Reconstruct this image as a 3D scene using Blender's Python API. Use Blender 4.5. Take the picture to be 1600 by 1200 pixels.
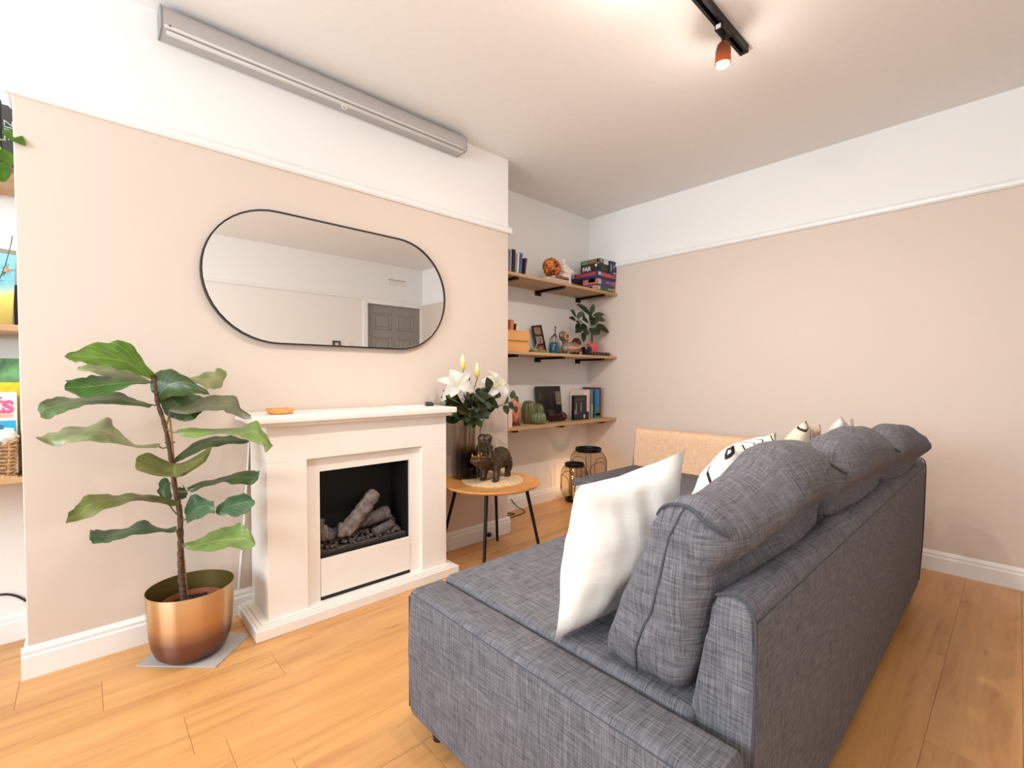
import bpy, bmesh, math, random
from mathutils import Vector, Matrix, noise
for o in list(bpy.data.objects): bpy.data.objects.remove(o)
SC = bpy.context.scene
COL = SC.collection
pi = math.pi
# ---------------------------------------------------------------- camera
YAW, PITCH, ROLL = 0.8291, 0.0292, 0.0028
fw = Vector((math.cos(YAW)*math.cos(PITCH), math.sin(YAW)*math.cos(PITCH), -math.sin(PITCH)))
rt = Vector((math.sin(YAW), -math.cos(YAW), 0)); up = rt.cross(fw)
rt, up = rt*math.cos(ROLL)+up*math.sin(ROLL), up*math.cos(ROLL)-rt*math.sin(ROLL)
cd = bpy.data.cameras.new('camera'); cam = bpy.data.objects.new('camera', cd); COL.objects.link(cam)
cam.matrix_world = Matrix(((rt.x, up.x, -fw.x, 0), (rt.y, up.y, -fw.y, 0), (rt.z, up.z, -fw.z, 1.1), (0, 0, 0, 1)))
cd.sensor_width = 36; cd.lens = 727.41*36/1600; cd.shift_x = 1.64/1600; cd.shift_y = 9.09/1600
cd.clip_start = 0.02
SC.camera = cam
# ---------------------------------------------------------------- world, daylight, exposure
w = bpy.data.worlds.new('sky'); SC.world = w; w.use_nodes = True
w.node_tree.nodes['Background'].inputs[0].default_value = (0.80, 0.90, 1.0, 1)
w.node_tree.nodes['Background'].inputs[1].default_value = 1.0
SC.view_settings.view_transform = 'Standard'; SC.view_settings.look = 'None'
SC.view_settings.gamma = 1; SC.view_settings.use_curve_mapping = False
SC.view_settings.exposure = -0.17
DAY_POWER, LAMP_POWER, LAMP_COL = 186, 33, (1.0, 0.88, 0.79)
ld = bpy.data.lights.new('daylight', 'AREA'); ld.shape = 'RECTANGLE'; ld.size = 1.45; ld.size_y = 2.4
ld.energy = DAY_POWER; ld.color = (0.80, 0.92, 1.0)
lo = bpy.data.objects.new('daylight', ld); COL.objects.link(lo)
lo.location = (-2.62, 1.20, 1.60); lo.rotation_euler = (0, -pi/2, 0)

# ---------------------------------------------------------------- materials
MATS = {}
def nodes(name):
    m = bpy.data.materials.new(name); m.use_nodes = True; nt = m.node_tree
    return m, nt, nt.nodes['Principled BSDF']
def srgb(c):
    return tuple(((v/255)/12.92 if v/255 <= .04045 else ((v/255+.055)/1.055)**2.4) for v in c)+(1,)
def N(nt, t, **kw):
    n = nt.nodes.new(t)
    for k, v in kw.items():
        if k in n.inputs: n.inputs[k].default_value = v
        else: setattr(n, k, v)
    return n
def ramp(nt, stops, interp='LINEAR'):
    r = nt.nodes.new('ShaderNodeValToRGB'); r.color_ramp.interpolation = interp
    e = r.color_ramp.elements
    while len(e) < len(stops): e.new(0.5)
    for i, (p, c) in enumerate(stops): e[i].position = p; e[i].color = c
    return r
def mat(name, rgb, rough=.5, metal=0, var=.06, scale=30, bump=0.0, spec=.5, emit=None, estr=0, trans=0, sheen=0):
    """plain surface: colour with a little mottling and relief"""
    if name in MATS: return MATS[name]
    m, nt, b = nodes(name); c = srgb(rgb)
    tc = N(nt, 'ShaderNodeTexCoord'); nz = N(nt, 'ShaderNodeTexNoise', Scale=scale, Detail=4.0)
    nt.links.new(tc.outputs['Object'], nz.inputs['Vector'])
    lo_ = tuple(max(0, v*(1-var)) for v in c[:3])+(1,); hi = tuple(min(1, v*(1+var)) for v in c[:3])+(1,)
    r = ramp(nt, [(.3, lo_), (.7, hi)]); nt.links.new(nz.outputs['Fac'], r.inputs['Fac'])
    nt.links.new(r.outputs['Color'], b.inputs['Base Color'])
    b.inputs['Roughness'].default_value = rough; b.inputs['Metallic'].default_value = metal
    b.inputs['Specular IOR Level'].default_value = spec
    b.inputs['Transmission Weight'].default_value = trans
    if bump:
        bp = N(nt, 'ShaderNodeBump', Strength=bump, Distance=.01)
        nt.links.new(nz.outputs['Fac'], bp.inputs['Height']); nt.links.new(bp.outputs['Normal'], b.inputs['Normal'])
    if emit:
        b.inputs['Emission Color'].default_value = srgb(emit); b.inputs['Emission Strength'].default_value = estr
    MATS[name] = m; return m
def wood(name, dark, light, axis='x', rough=.4, scale=1.0, perobj=0.0, spec=.5):
    if name in MATS: return MATS[name]
    m, nt, b = nodes(name)
    tc = N(nt, 'ShaderNodeTexCoord'); mp = N(nt, 'ShaderNodeMapping')
    s = {'x': (1.2, 14, 14), 'y': (14, 1.2, 14), 'z': (14, 14, 1.2)}[axis]
    mp.inputs['Scale'].default_value = tuple(v*scale for v in s)
    oi = N(nt, 'ShaderNodeObjectInfo'); ad = N(nt, 'ShaderNodeVectorMath', operation='ADD')
    ml = N(nt, 'ShaderNodeVectorMath', operation='SCALE')
    cx = N(nt, 'ShaderNodeCombineXYZ')
    for i in range(3): nt.links.new(oi.outputs['Random'], cx.inputs[i])
    nt.links.new(cx.outputs[0], ml.inputs[0]); ml.inputs['Scale'].default_value = 37
    nt.links.new(tc.outputs['Object'], mp.inputs[0]); nt.links.new(mp.outputs[0], ad.inputs[0]); nt.links.new(ml.outputs[0], ad.inputs[1])
    nz = N(nt, 'ShaderNodeTexNoise', Scale=1.0, Detail=6.0, Roughness=.6, Distortion=1.2); nt.links.new(ad.outputs[0], nz.inputs['Vector'])
    n2 = N(nt, 'ShaderNodeTexNoise', Scale=.35, Detail=3.0, Distortion=2.5); nt.links.new(ad.outputs[0], n2.inputs['Vector'])
    mx = N(nt, 'ShaderNodeMath', operation='ADD'); nt.links.new(nz.outputs['Fac'], mx.inputs[0]); nt.links.new(n2.outputs['Fac'], mx.inputs[1])
    hv = N(nt, 'ShaderNodeMath', operation='MULTIPLY'); nt.links.new(mx.outputs[0], hv.inputs[0]); hv.inputs[1].default_value = .5
    d, l = srgb(dark), srgb(light); mid = tuple((a*.35+c*.65) for a, c in zip(d, l))
    r = ramp(nt, [(.30, d), (.46, mid), (.66, l)]); nt.links.new(hv.outputs[0], r.inputs['Fac'])
    kt = N(nt, 'ShaderNodeMapping'); ks = {'x': (2.6, 11, 11), 'y': (11, 2.6, 11), 'z': (11, 11, 2.6)}[axis]; kt.inputs['Scale'].default_value = tuple(v*scale for v in ks)
    ka = N(nt, 'ShaderNodeVectorMath', operation='ADD'); nt.links.new(tc.outputs['Object'], kt.inputs[0]); nt.links.new(kt.outputs[0], ka.inputs[0]); nt.links.new(ml.outputs[0], ka.inputs[1])
    n3 = N(nt, 'ShaderNodeTexNoise', Scale=1.0, Detail=5.0, Roughness=.65, Distortion=.8); nt.links.new(ka.outputs[0], n3.inputs['Vector'])
    kr = ramp(nt, [(.60, (1, 1, 1, 1)), (.74, (.66, .58, .50, 1))]); nt.links.new(n3.outputs['Fac'], kr.inputs['Fac'])
    km = N(nt, 'ShaderNodeMix', data_type='RGBA', blend_type='MULTIPLY'); km.inputs['Factor'].default_value = 1.0
    nt.links.new(r.outputs['Color'], km.inputs['A']); nt.links.new(kr.outputs['Color'], km.inputs['B'])
    if perobj:
        hs = N(nt, 'ShaderNodeHueSaturation'); mr = N(nt, 'ShaderNodeMapRange')
        mr.inputs['To Min'].default_value = 1-perobj; mr.inputs['To Max'].default_value = 1+perobj
        nt.links.new(oi.outputs['Random'], mr.inputs['Value']); nt.links.new(mr.outputs[0], hs.inputs['Value'])
        nt.links.new(km.outputs['Result'], hs.inputs['Color']); nt.links.new(hs.outputs[0], b.inputs['Base Color'])
    else: nt.links.new(km.outputs['Result'], b.inputs['Base Color'])
    bp = N(nt, 'ShaderNodeBump', Strength=.06, Distance=.004); nt.links.new(nz.outputs['Fac'], bp.inputs['Height'])
    nt.links.new(bp.outputs['Normal'], b.inputs['Normal'])
    b.inputs['Roughness'].default_value = rough; b.inputs['Specular IOR Level'].default_value = spec
    MATS[name] = m; return m
def fabric(name, dark, light, thread=360, rough=.9, bump=.2, slub=18, sheen=0.0):
    """linen-like weave: three stretched noises crossing each other"""
    if name in MATS: return MATS[name]
    m, nt, b = nodes(name); tc = N(nt, 'ShaderNodeTexCoord'); geo = N(nt, 'ShaderNodeNewGeometry'); sn = N(nt, 'ShaderNodeSeparateXYZ')
    nt.links.new(geo.outputs['True Normal'], sn.inputs[0]); num = den = None
    for i in range(3):
        mp = N(nt, 'ShaderNodeMapping'); s = [slub]*3; s[i] = thread; mp.inputs['Scale'].default_value = s
        nz = N(nt, 'ShaderNodeTexNoise', Scale=1.0, Detail=2.0, Roughness=.5)
        nt.links.new(tc.outputs['Object'], mp.inputs[0]); nt.links.new(mp.outputs[0], nz.inputs['Vector'])
        ab = N(nt, 'ShaderNodeMath', operation='ABSOLUTE'); nt.links.new(sn.outputs[i], ab.inputs[0])
        wt = N(nt, 'ShaderNodeMath', operation='SUBTRACT'); wt.inputs[0].default_value = 1.03; nt.links.new(ab.outputs[0], wt.inputs[1])
        pr_ = N(nt, 'ShaderNodeMath', operation='MULTIPLY'); nt.links.new(wt.outputs[0], pr_.inputs[0]); nt.links.new(nz.outputs['Fac'], pr_.inputs[1])
        if num is None: num, den = pr_.outputs[0], wt.outputs[0]
        else:
            q = N(nt, 'ShaderNodeMath', operation='ADD'); nt.links.new(num, q.inputs[0]); nt.links.new(pr_.outputs[0], q.inputs[1]); num = q.outputs[0]
            q = N(nt, 'ShaderNodeMath', operation='ADD'); nt.links.new(den, q.inputs[0]); nt.links.new(wt.outputs[0], q.inputs[1]); den = q.outputs[0]
    dv = N(nt, 'ShaderNodeMath', operation='DIVIDE'); nt.links.new(num, dv.inputs[0]); nt.links.new(den, dv.inputs[1])
    r = ramp(nt, [(.33, srgb(dark)), (.67, srgb(light))]); nt.links.new(dv.outputs[0], r.inputs['Fac'])
    nt.links.new(r.outputs['Color'], b.inputs['Base Color'])
    bp = N(nt, 'ShaderNodeBump', Strength=bump, Distance=.002); nt.links.new(dv.outputs[0], bp.inputs['Height'])
    nt.links.new(bp.outputs['Normal'], b.inputs['Normal'])
    b.inputs['Roughness'].default_value = rough; b.inputs['Specular IOR Level'].default_value = .2
    b.inputs['Sheen Weight'].default_value = sheen
    MATS[name] = m; return m
def glass_thin(name, tint=(1, 1, 1), gloss=.08, alpha=1.0):
    """thin pane: mostly clear, a little mirror"""
    m, nt, b = nodes(name); nt.nodes.remove(b); out = nt.nodes['Material Output']
    tr = N(nt, 'ShaderNodeBsdfTransparent'); tr.inputs[0].default_value = tint+(1,)
    gl = N(nt, 'ShaderNodeBsdfGlossy', Roughness=.02); mx = N(nt, 'ShaderNodeMixShader'); mx.inputs[0].default_value = gloss
    nt.links.new(tr.outputs[0], mx.inputs[1]); nt.links.new(gl.outputs[0], mx.inputs[2]); nt.links.new(mx.outputs[0], out.inputs['Surface'])
    MATS[name] = m; return m
def two_tone(name, upper, lower, split):
    """painted wall: one colour above the picture rail, one below"""
    m, nt, b = nodes(name); g = N(nt, 'ShaderNodeNewGeometry'); sx = N(nt, 'ShaderNodeSeparateXYZ')
    nt.links.new(g.outputs['Position'], sx.inputs[0])
    gt = N(nt, 'ShaderNodeMath', operation='GREATER_THAN'); gt.inputs[1].default_value = split; nt.links.new(sx.outputs[2], gt.inputs[0])
    mx = N(nt, 'ShaderNodeMix', data_type='RGBA'); mx.inputs['A'].default_value = srgb(lower); mx.inputs['B'].default_value = srgb(upper)
    nt.links.new(gt.outputs[0], mx.inputs['Factor']); nt.links.new(mx.outputs['Result'], b.inputs['Base Color'])
    nz = N(nt, 'ShaderNodeTexNoise', Scale=60.0, Detail=4.0); bp = N(nt, 'ShaderNodeBump', Strength=.04, Distance=.003)
    nt.links.new(g.outputs['Position'], nz.inputs['Vector']); nt.links.new(nz.outputs['Fac'], bp.inputs['Height']); nt.links.new(bp.outputs['Normal'], b.inputs['Normal'])
    b.inputs['Roughness'].default_value = .75; b.inputs['Specular IOR Level'].default_value = .25
    MATS[name] = m; return m

# ---------------------------------------------------------------- mesh helpers
ORG = {}
def link(name, bm, m, parent=None, smooth=True, origin=None, angle=40):
    """one mesh object from a bmesh given in world coordinates"""
    bmesh.ops.recalc_face_normals(bm, faces=bm.faces[:])
    vs = [v.co for v in bm.verts]
    if parent is not None: org = ORG[parent.name]
    elif origin is not None: org = Vector(origin)
    else:
        mn = [min(v[i] for v in vs) for i in range(3)]; mxx = [max(v[i] for v in vs) for i in range(3)]
        org = Vector(((mn[0]+mxx[0])/2, (mn[1]+mxx[1])/2, mn[2]))
    org = org.copy()
    for v in bm.verts: v.co -= org
    me = bpy.data.meshes.new(name); bm.to_mesh(me); bm.free()
    for mm in (m if isinstance(m, (list, tuple)) else [m]): me.materials.append(mm)
    if smooth:
        me.polygons.foreach_set('use_smooth', [True]*len(me.polygons)); me.set_sharp_from_angle(angle=math.radians(angle))
    o = bpy.data.objects.new(name, me); COL.objects.link(o)
    if parent is not None: o.parent = parent
    else: o.location = org
    ORG[o.name] = org
    return o
def tag(o, label=None, cat=None, group=None, kind=None):
    if label: o['label'] = label
    if cat: o['category'] = cat
    if group: o['group'] = group
    if kind: o['kind'] = kind
    return o
def thing(name, label, cat, loc, group=None):
    o = bpy.data.objects.new(name, None); COL.objects.link(o); o.location = loc; o.empty_display_size = .05
    ORG[o.name] = Vector(loc); return tag(o, label, cat, group)
def struct(name, bm, m, parent=None, **k):
    o = link(name, bm, m, parent, **k)
    if parent is None: o['kind'] = 'structure'
    return o
def BM(): return bmesh.new()
def box(bm, lo_, hi, bev=0.0, seg=1, M=None):
    lo_, hi = Vector(lo_), Vector(hi); c = (lo_+hi)/2; s = hi-lo_
    r = bmesh.ops.create_cube(bm, size=1.0)
    for v in r['verts']: v.co = Vector((v.co.x*s.x, v.co.y*s.y, v.co.z*s.z))+c
    vs = r['verts']
    if bev:
        es = list({e for v in vs for e in v.link_edges})
        rr = bmesh.ops.bevel(bm, geom=es, offset=bev, segments=seg, affect='EDGES', profile=.5)
        vs = list({v for f in rr['faces'] for v in f.verts}|{v for v in vs if v.is_valid})
    if M is not None: bmesh.ops.transform(bm, matrix=M, verts=vs)
    return vs
def boxes(*bs):
    bm = BM()
    for b in bs: box(bm, *b)
    return bm
def tube(bm, pts, r, seg=8, cap=True):
    pts = [Vector(p) for p in pts]; n = len(pts); rings = []
    rs = r if isinstance(r, (list, tuple)) else [r]*n
    prev = None
    for i, p in enumerate(pts):
        t = (pts[min(i+1, n-1)]-pts[max(i-1, 0)]).normalized()
        if prev is None: a = t.orthogonal().normalized()
        else: a = (prev-t*prev.dot(t)); a = a.normalized() if a.length > 1e-6 else t.orthogonal().normalized()
        prev = a; b = t.cross(a)
        rings.append([bm.verts.new(p+(a*math.cos(2*pi*k/seg)+b*math.sin(2*pi*k/seg))*rs[i]) for k in range(seg)])
    for A, B in zip(rings, rings[1:]):
        for k in range(seg): bm.faces.new((A[k], A[(k+1) % seg], B[(k+1) % seg], B[k]))
    if cap: bm.faces.new(rings[0][::-1]); bm.faces.new(rings[-1])
    return rings
def spline(pts, n=6):
    pts = [Vector(p) for p in pts]; out = []
    for i in range(len(pts)-1):
        p0, p1, p2, p3 = pts[max(i-1, 0)], pts[i], pts[i+1], pts[min(i+2, len(pts)-1)]
        for k in range(n):
            t = k/n
            out.append(.5*((2*p1)+(p2-p0)*t+(2*p0-5*p1+4*p2-p3)*t*t+(3*p1-p0-3*p2+p3)*t**3))
    out.append(pts[-1]); return out
def lathe(bm, prof, c=(0, 0, 0), seg=32, sx=1, sy=1, M=None, closed=False):
    """profile (radius, height); points of radius 0 close the shape"""
    c = Vector(c); rings = []; new = []
    for r, z in prof:
        if r < 1e-6: v = bm.verts.new(c+Vector((0, 0, z))); rings.append([v]); new.append(v)
        else:
            ring = [bm.verts.new(c+Vector((r*sx*math.cos(2*pi*k/seg), r*sy*math.sin(2*pi*k/seg), z))) for k in range(seg)]
            rings.append(ring); new += ring
    pairs = list(zip(rings, rings[1:]))
    if closed: pairs.append((rings[-1], rings[0]))
    for A, B in pairs:
        if len(A) == 1 and len(B) == 1: continue
        for k in range(seg):
            k2 = (k+1) % seg
            if len(A) == 1: bm.faces.new((A[0], B[k], B[k2]))
            elif len(B) == 1: bm.faces.new((A[k], A[k2], B[0]))
            else: bm.faces.new((A[k], A[k2], B[k2], B[k]))
    if M is not None: bmesh.ops.transform(bm, matrix=M, verts=new)
    return new
def prism(bm, prof, axis, a, b, bev=0, seg=2):
    """extrude a 2D outline along 'x' (outline in y,z) or 'y' (x,z) or 'z' (x,y)"""
    def P(u, v, t): return {'x': (t, u, v), 'y': (u, t, v), 'z': (u, v, t)}[axis]
    A = [bm.verts.new(P(u, v, a)) for u, v in prof]; B = [bm.verts.new(P(u, v, b)) for u, v in prof]; n = len(prof)
    f1 = bm.faces.new(A[::-1]); f2 = bm.faces.new(B)
    for k in range(n): bm.faces.new((A[k], A[(k+1) % n], B[(k+1) % n], B[k]))
    if bev:
        bmesh.ops.bevel(bm, geom=list(f1.edges)+list(f2.edges), offset=bev, segments=seg, affect='EDGES', profile=.5)
def blob(bm, c, r, sub=2, s=(1, 1, 1), n=0.0, f=8, M=None, seed=0):
    rr = bmesh.ops.create_icosphere(bm, subdivisions=sub, radius=1.0)
    for v in rr['verts']:
        d = v.co.copy(); k = r*(1+n*noise.noise(d*f*.3+Vector((seed, seed*1.7, 0))))
        v.co = Vector((d.x*k*s[0], d.y*k*s[1], d.z*k*s[2]))
    if M is not None: bmesh.ops.transform(bm, matrix=M, verts=rr['verts'])
    for v in rr['verts']: v.co += Vector(c)
    return rr['verts']
def fuse(bm, vox, smooth=6):
    """melt overlapping blobs into one continuous skin"""
    me = bpy.data.meshes.new('t'); bm.to_mesh(me); bm.free(); o = bpy.data.objects.new('t', me); COL.objects.link(o)
    md = o.modifiers.new('r', 'REMESH'); md.mode = 'VOXEL'; md.voxel_size = vox
    if smooth: ms = o.modifiers.new('s', 'SMOOTH'); ms.iterations = smooth; ms.factor = .5
    dg = bpy.context.evaluated_depsgraph_get(); ev = o.evaluated_get(dg); m2 = ev.to_mesh()
    out = BM(); out.from_mesh(m2); ev.to_mesh_clear(); bpy.data.objects.remove(o); bpy.data.meshes.remove(me); return out
def rotz(c, a): return Matrix.Translation(Vector(c)) @ Matrix.Rotation(a, 4, 'Z') @ Matrix.Translation(-Vector(c))
def lettering(name, body, size, m, parent, M, depth=.0006, bold=0):
    cu = bpy.data.curves.new('t', 'FONT'); cu.body = body; cu.size = size; cu.extrude = depth; cu.offset = bold; cu.align_x = 'CENTER'; cu.align_y = 'CENTER'
    o = bpy.data.objects.new('t', cu); COL.objects.link(o); dg = bpy.context.evaluated_depsgraph_get()
    me = o.evaluated_get(dg).to_mesh(); bm = BM(); bm.from_mesh(me); o.evaluated_get(dg).to_mesh_clear()
    bpy.data.objects.remove(o); bmesh.ops.transform(bm, matrix=M, verts=bm.verts[:])
    return link(name, bm, m, parent, smooth=False)
def axes(o, x, y, z):
    x, y, z = Vector(x), Vector(y), Vector(z)
    return Matrix(((x.x, y.x, z.x, o[0]), (x.y, y.y, z.y, o[1]), (x.z, y.z, z.z, o[2]), (0, 0, 0, 1)))
# ================================================================ ROOM
YC, XL, XR, YA, XW, ZC, ZR, ZB = 2.411, -.170, 2.180, 2.793, 3.564, 2.588, 2.084, .113
X0, Y0 = -2.4, -.99
WHITE, BEIGE = (242, 240, 238), (223, 207, 194)
m_white = mat('white_wall_paint', WHITE, .75, var=.01, scale=40, bump=.02, spec=.25)
m_ceil = mat('ceiling_paint', (246, 243, 240), .85, var=.01, scale=30, bump=.02, spec=.2)
m_two = two_tone('two_tone_wall_paint', WHITE, BEIGE, ZR)
m_front = two_tone('pale_two_tone_wall_paint', WHITE, (240, 235, 229), ZR)
m_trim = mat('white_gloss_trim', (243, 241, 238), .35, var=.01, spec=.5)
m_plank = wood('oak_laminate', (176, 116, 62), (224, 168, 106), 'x', .32, 1.0, .03)
m_gap = mat('floor_joint_dark', (120, 80, 46), .8)
# floor: base slab and separate planks
floor = struct('floor', boxes(((X0-.1, Y0-.1, -.06), (XW+.1, YA+.1, -.0125))), m_gap, smooth=False)
row, PW, PL = 0, .2033, 1.29
joint = {16: .027, 15: .527, 17: -.19}
random.seed(4)
for k in range(1, 21):
    y1 = .17+PW*(k-7); y2 = y1+PW
    if y2 < Y0 or y1 > YA: continue
    y1, y2 = max(y1, Y0), min(y2, YA)
    idx = round((y1-.17)/PW)+7
    off = joint.get(idx, None)
    off = random.uniform(-1.2, 0) if off is None else off
    x = off-PL*math.ceil((off-X0)/PL)
    while x < XW:
        xa, xb = max(x, X0), min(x+PL, XW); x += PL
        if xb-xa < .02 or (y1 > YC+.02 and xa > XL and xb < XR): continue
        bm = BM(); box(bm, (xa+.0004, y1+.0003, -.0125), (xb-.0004, y2-.0003, 0), .0007)
        p = link('plank', bm, m_plank, floor, smooth=False); p['kind'] = 'structure'
ceiling = struct('ceiling', boxes(((X0-.15, Y0-.15, ZC), (XW+.15, YA+.15, ZC+.1))), m_ceil, smooth=False)
struct('wall_back', boxes(((X0-.12, YA, 0), (XW+.12, YA+.12, ZC))), m_white, smooth=False)
bm = BM(); box(bm, (XL, YC, 0), (XR, YA, ZC), .003, 2)
struct('wall_chimney', bm, m_two, smooth=False)
struct('wall_right', boxes(((XW, Y0-.12, 0), (XW+.12, YA+.12, ZC))), m_two, smooth=False)
# front wall (behind the camera, seen in the mirror) with its door
DX0, DX1, DZ = 2.735, 3.535, 2.045
struct('wall_front', boxes(((X0-.12, Y0-.12, 0), (DX0-.03, Y0, ZC)), ((DX1+.012, Y0-.12, 0), (XW, Y0, ZC)), ((DX0-.03, Y0-.12, DZ+.03), (DX1+.012, Y0, ZC))), m_front, smooth=False)
m_door = mat('grey_door_paint', (150, 144, 140), .45, var=.01)
bm = BM(); box(bm, (DX0, Y0-.07, .006), (DX1, Y0-.03, DZ), .002)
door = struct('door_1', bm, m_door, smooth=False)
for cx in (DX0+.23, DX1-.23):
    for z0, z1 in ((.25, .82), (.95, 1.62), (1.72, 1.94)):
        bm = BM()
        for d, h in ((0, .012),):
            lo_, hi = (cx-.125, z0), (cx+.125, z1)
            box(bm, (lo_[0], Y0-.034, lo_[1]), (lo_[0]+.02, Y0-.022, hi[1]), .004); box(bm, (hi[0]-.02, Y0-.034, lo_[1]), (hi[0], Y0-.022, hi[1]), .004)
            box(bm, (lo_[0], Y0-.034, lo_[1]), (hi[0], Y0-.022, lo_[1]+.02), .004); box(bm, (lo_[0], Y0-.034, hi[1]-.02), (hi[0], Y0-.022, hi[1]), .004)
            box(bm, (lo_[0]+.04, Y0-.034, lo_[1]+.04), (hi[0]-.04, Y0-.024, hi[1]-.04), .006)
        link('panel', bm, m_door, door, smooth=False)
bm = BM(); tube(bm, [(DX0+.06, Y0-.03, 1.02), (DX0+.06, Y0+.01, 1.02), (DX0+.17, Y0+.012, 1.02)], .008); link('handle', bm, mat('chrome', (210, 210, 210), .2, 1), door)
struct('trim_1', boxes(((DX0-.06, Y0-.10, 0), (DX0-.002, Y0+.018, DZ+.002)), ((DX0-.06, Y0-.10, DZ+.0022), (DX1+.028, Y0+.018, DZ+.055)), ((DX1+.002, Y0-.10, 0), (DX1+.028, Y0+.018, DZ+.002))), m_trim, smooth=False)
# left wall with the window
WY0, WY1, WZ0, WZ1 = .0, 2.4, .88, 2.33
struct('wall_left', boxes(((X0-.12, Y0-.12, 0), (X0, WY0, ZC)), ((X0-.12, WY1, 0), (X0, YA+.12, ZC)), ((X0-.12, WY0, 0), (X0, WY1, WZ0)), ((X0-.12, WY0, WZ1), (X0, WY1, ZC))), m_white, smooth=False)
bm = BM()
for a, b in ((WY0, WY0+.06), (WY1-.06, WY1), ((WY0+WY1)/2-.03, (WY0+WY1)/2+.03)): box(bm, (X0-.09, a, WZ0), (X0-.03, b, WZ1), .005)
for a, b in ((WZ0, WZ0+.06), (WZ1-.06, WZ1)): box(bm, (X0-.088, WY0, a), (X0-.032, WY1, b), .005)
win = struct('window_1', bm, m_trim, smooth=False)
m_pane = glass_thin('window_glass', (1, 1, 1), .05)
for a, b in ((WY0+.06, (WY0+WY1)/2-.03), ((WY0+WY1)/2+.03, WY1-.06)):
    link('pane', boxes(((X0-.064, a, WZ0+.06), (X0-.058, b, WZ1-.06))), m_pane, win, smooth=False)
bm = BM(); box(bm, (X0-.03, WY0-.04, WZ0-.03), (X0+.12, WY1+.04, WZ0), .006); link('window_sill', bm, m_trim, win, smooth=False)
# picture rails
def rail_prof(s): return [(0, ZR), (s*.012, ZR), (s*.020, ZR+.010), (s*.022, ZR+.026), (s*.012, ZR+.036), (s*.008, ZR+.046), (0, ZR+.046)]
def base_prof(s): return [(0, 0), (s*.0157, 0), (s*.0157, .078), (s*.011, .086), (s*.012, .096), (s*.006, .108), (s*.003, ZB), (0, ZB)]
def run(name, prof, axis, at, a, b, s):
    bm = BM(); prism(bm, [(at+u, v) for u, v in prof(s)], axis, a, b); return struct(name, bm, m_trim, angle=25)
# breast: front and the two returns
run('trim_2', rail_prof, 'x', YC, XL-.02, XR+.02, -1)
run('trim_3', rail_prof, 'y', XR, YC, YA, 1); run('trim_4', rail_prof, 'y', XL, YC, YA, -1)
run('trim_5', rail_prof, 'y', XW, Y0, YA, -1); run('trim_6', rail_prof, 'x', Y0, X0, XW, 1); 
run('baseboard_chimney', base_prof, 'x', YC, XL-.0157, XR+.0157, -1)
run('baseboard_chimney_right', base_prof, 'y', XR, YC, YA, 1); run('baseboard_chimney_left', base_prof, 'y', XL, YC, YA, -1)
run('baseboard_back_right', base_prof, 'x', YA, XR, XW, -1); run('baseboard_back_left', base_prof, 'x', YA, X0, XL, -1)
run('baseboard_right', base_prof, 'y', XW, Y0, YA, -1); run('baseboard_left', base_prof, 'y', X0, Y0, YA, 1)
run('baseboard_front', base_prof, 'x', Y0, X0, DX0-.06, 1)
# white cable cover climbing the breast beside the surround
bm = BM(); p = [Vector((.506, 2.406, .118)), Vector((.531, 2.406, .40)), Vector((.557, 2.406, .764)), Vector((.566, 2.406, .90))]
tube(bm, p, .0045, 6); tag(link('cable_cover', bm, m_trim), 'thin white cable running up the wall between fig plant and fireplace', 'cable')

# ================================================================ CEILING TRACK LIGHT
m_blk = mat('black_metal', (28, 25, 23), .45, .6)
m_blkp = mat('black_plastic', (22, 21, 21), .4)
m_bulb = mat('lit_bulb', (255, 225, 180), .3, emit=(255, 190, 110), estr=14)
TY = .872
m_shade, nt, b = nodes('flare_glow_shade'); tl = N(nt, 'ShaderNodeBsdfTranslucent'); tl.inputs[0].default_value = (.70, .36, .16, 1)  # dark spot head with lens-flare glow put into its colour as amber translucence
b.inputs['Base Color'].default_value = srgb((52, 32, 22)); b.inputs['Roughness'].default_value = .4; mx = N(nt, 'ShaderNodeMixShader'); mx.inputs[0].default_value = .32
nt.links.new(b.outputs[0], mx.inputs[1]); nt.links.new(tl.outputs[0], mx.inputs[2]); nt.links.new(mx.outputs[0], nt.nodes['Material Output'].inputs['Surface'])
trk = thing('track_light', 'black ceiling track with spot heads, one glowing near its end', 'light', (1.4, TY, ZC))
bm = BM(); prism(bm, [(TY-.018, ZC-.001), (TY-.018, ZC-.034), (TY-.007, ZC-.034), (TY-.007, ZC-.010), (TY+.007, ZC-.010), (TY+.007, ZC-.034), (TY+.018, ZC-.034), (TY+.018, ZC-.001)], 'x', .35, 2.215)
link('rail', bm, m_blk, trk, smooth=False)
bm = BM(); box(bm, (2.205, TY-.019, ZC-.035), (2.222, TY+.019, ZC-.001), .002); link('end_cap', bm, m_blk, trk, smooth=False)
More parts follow.
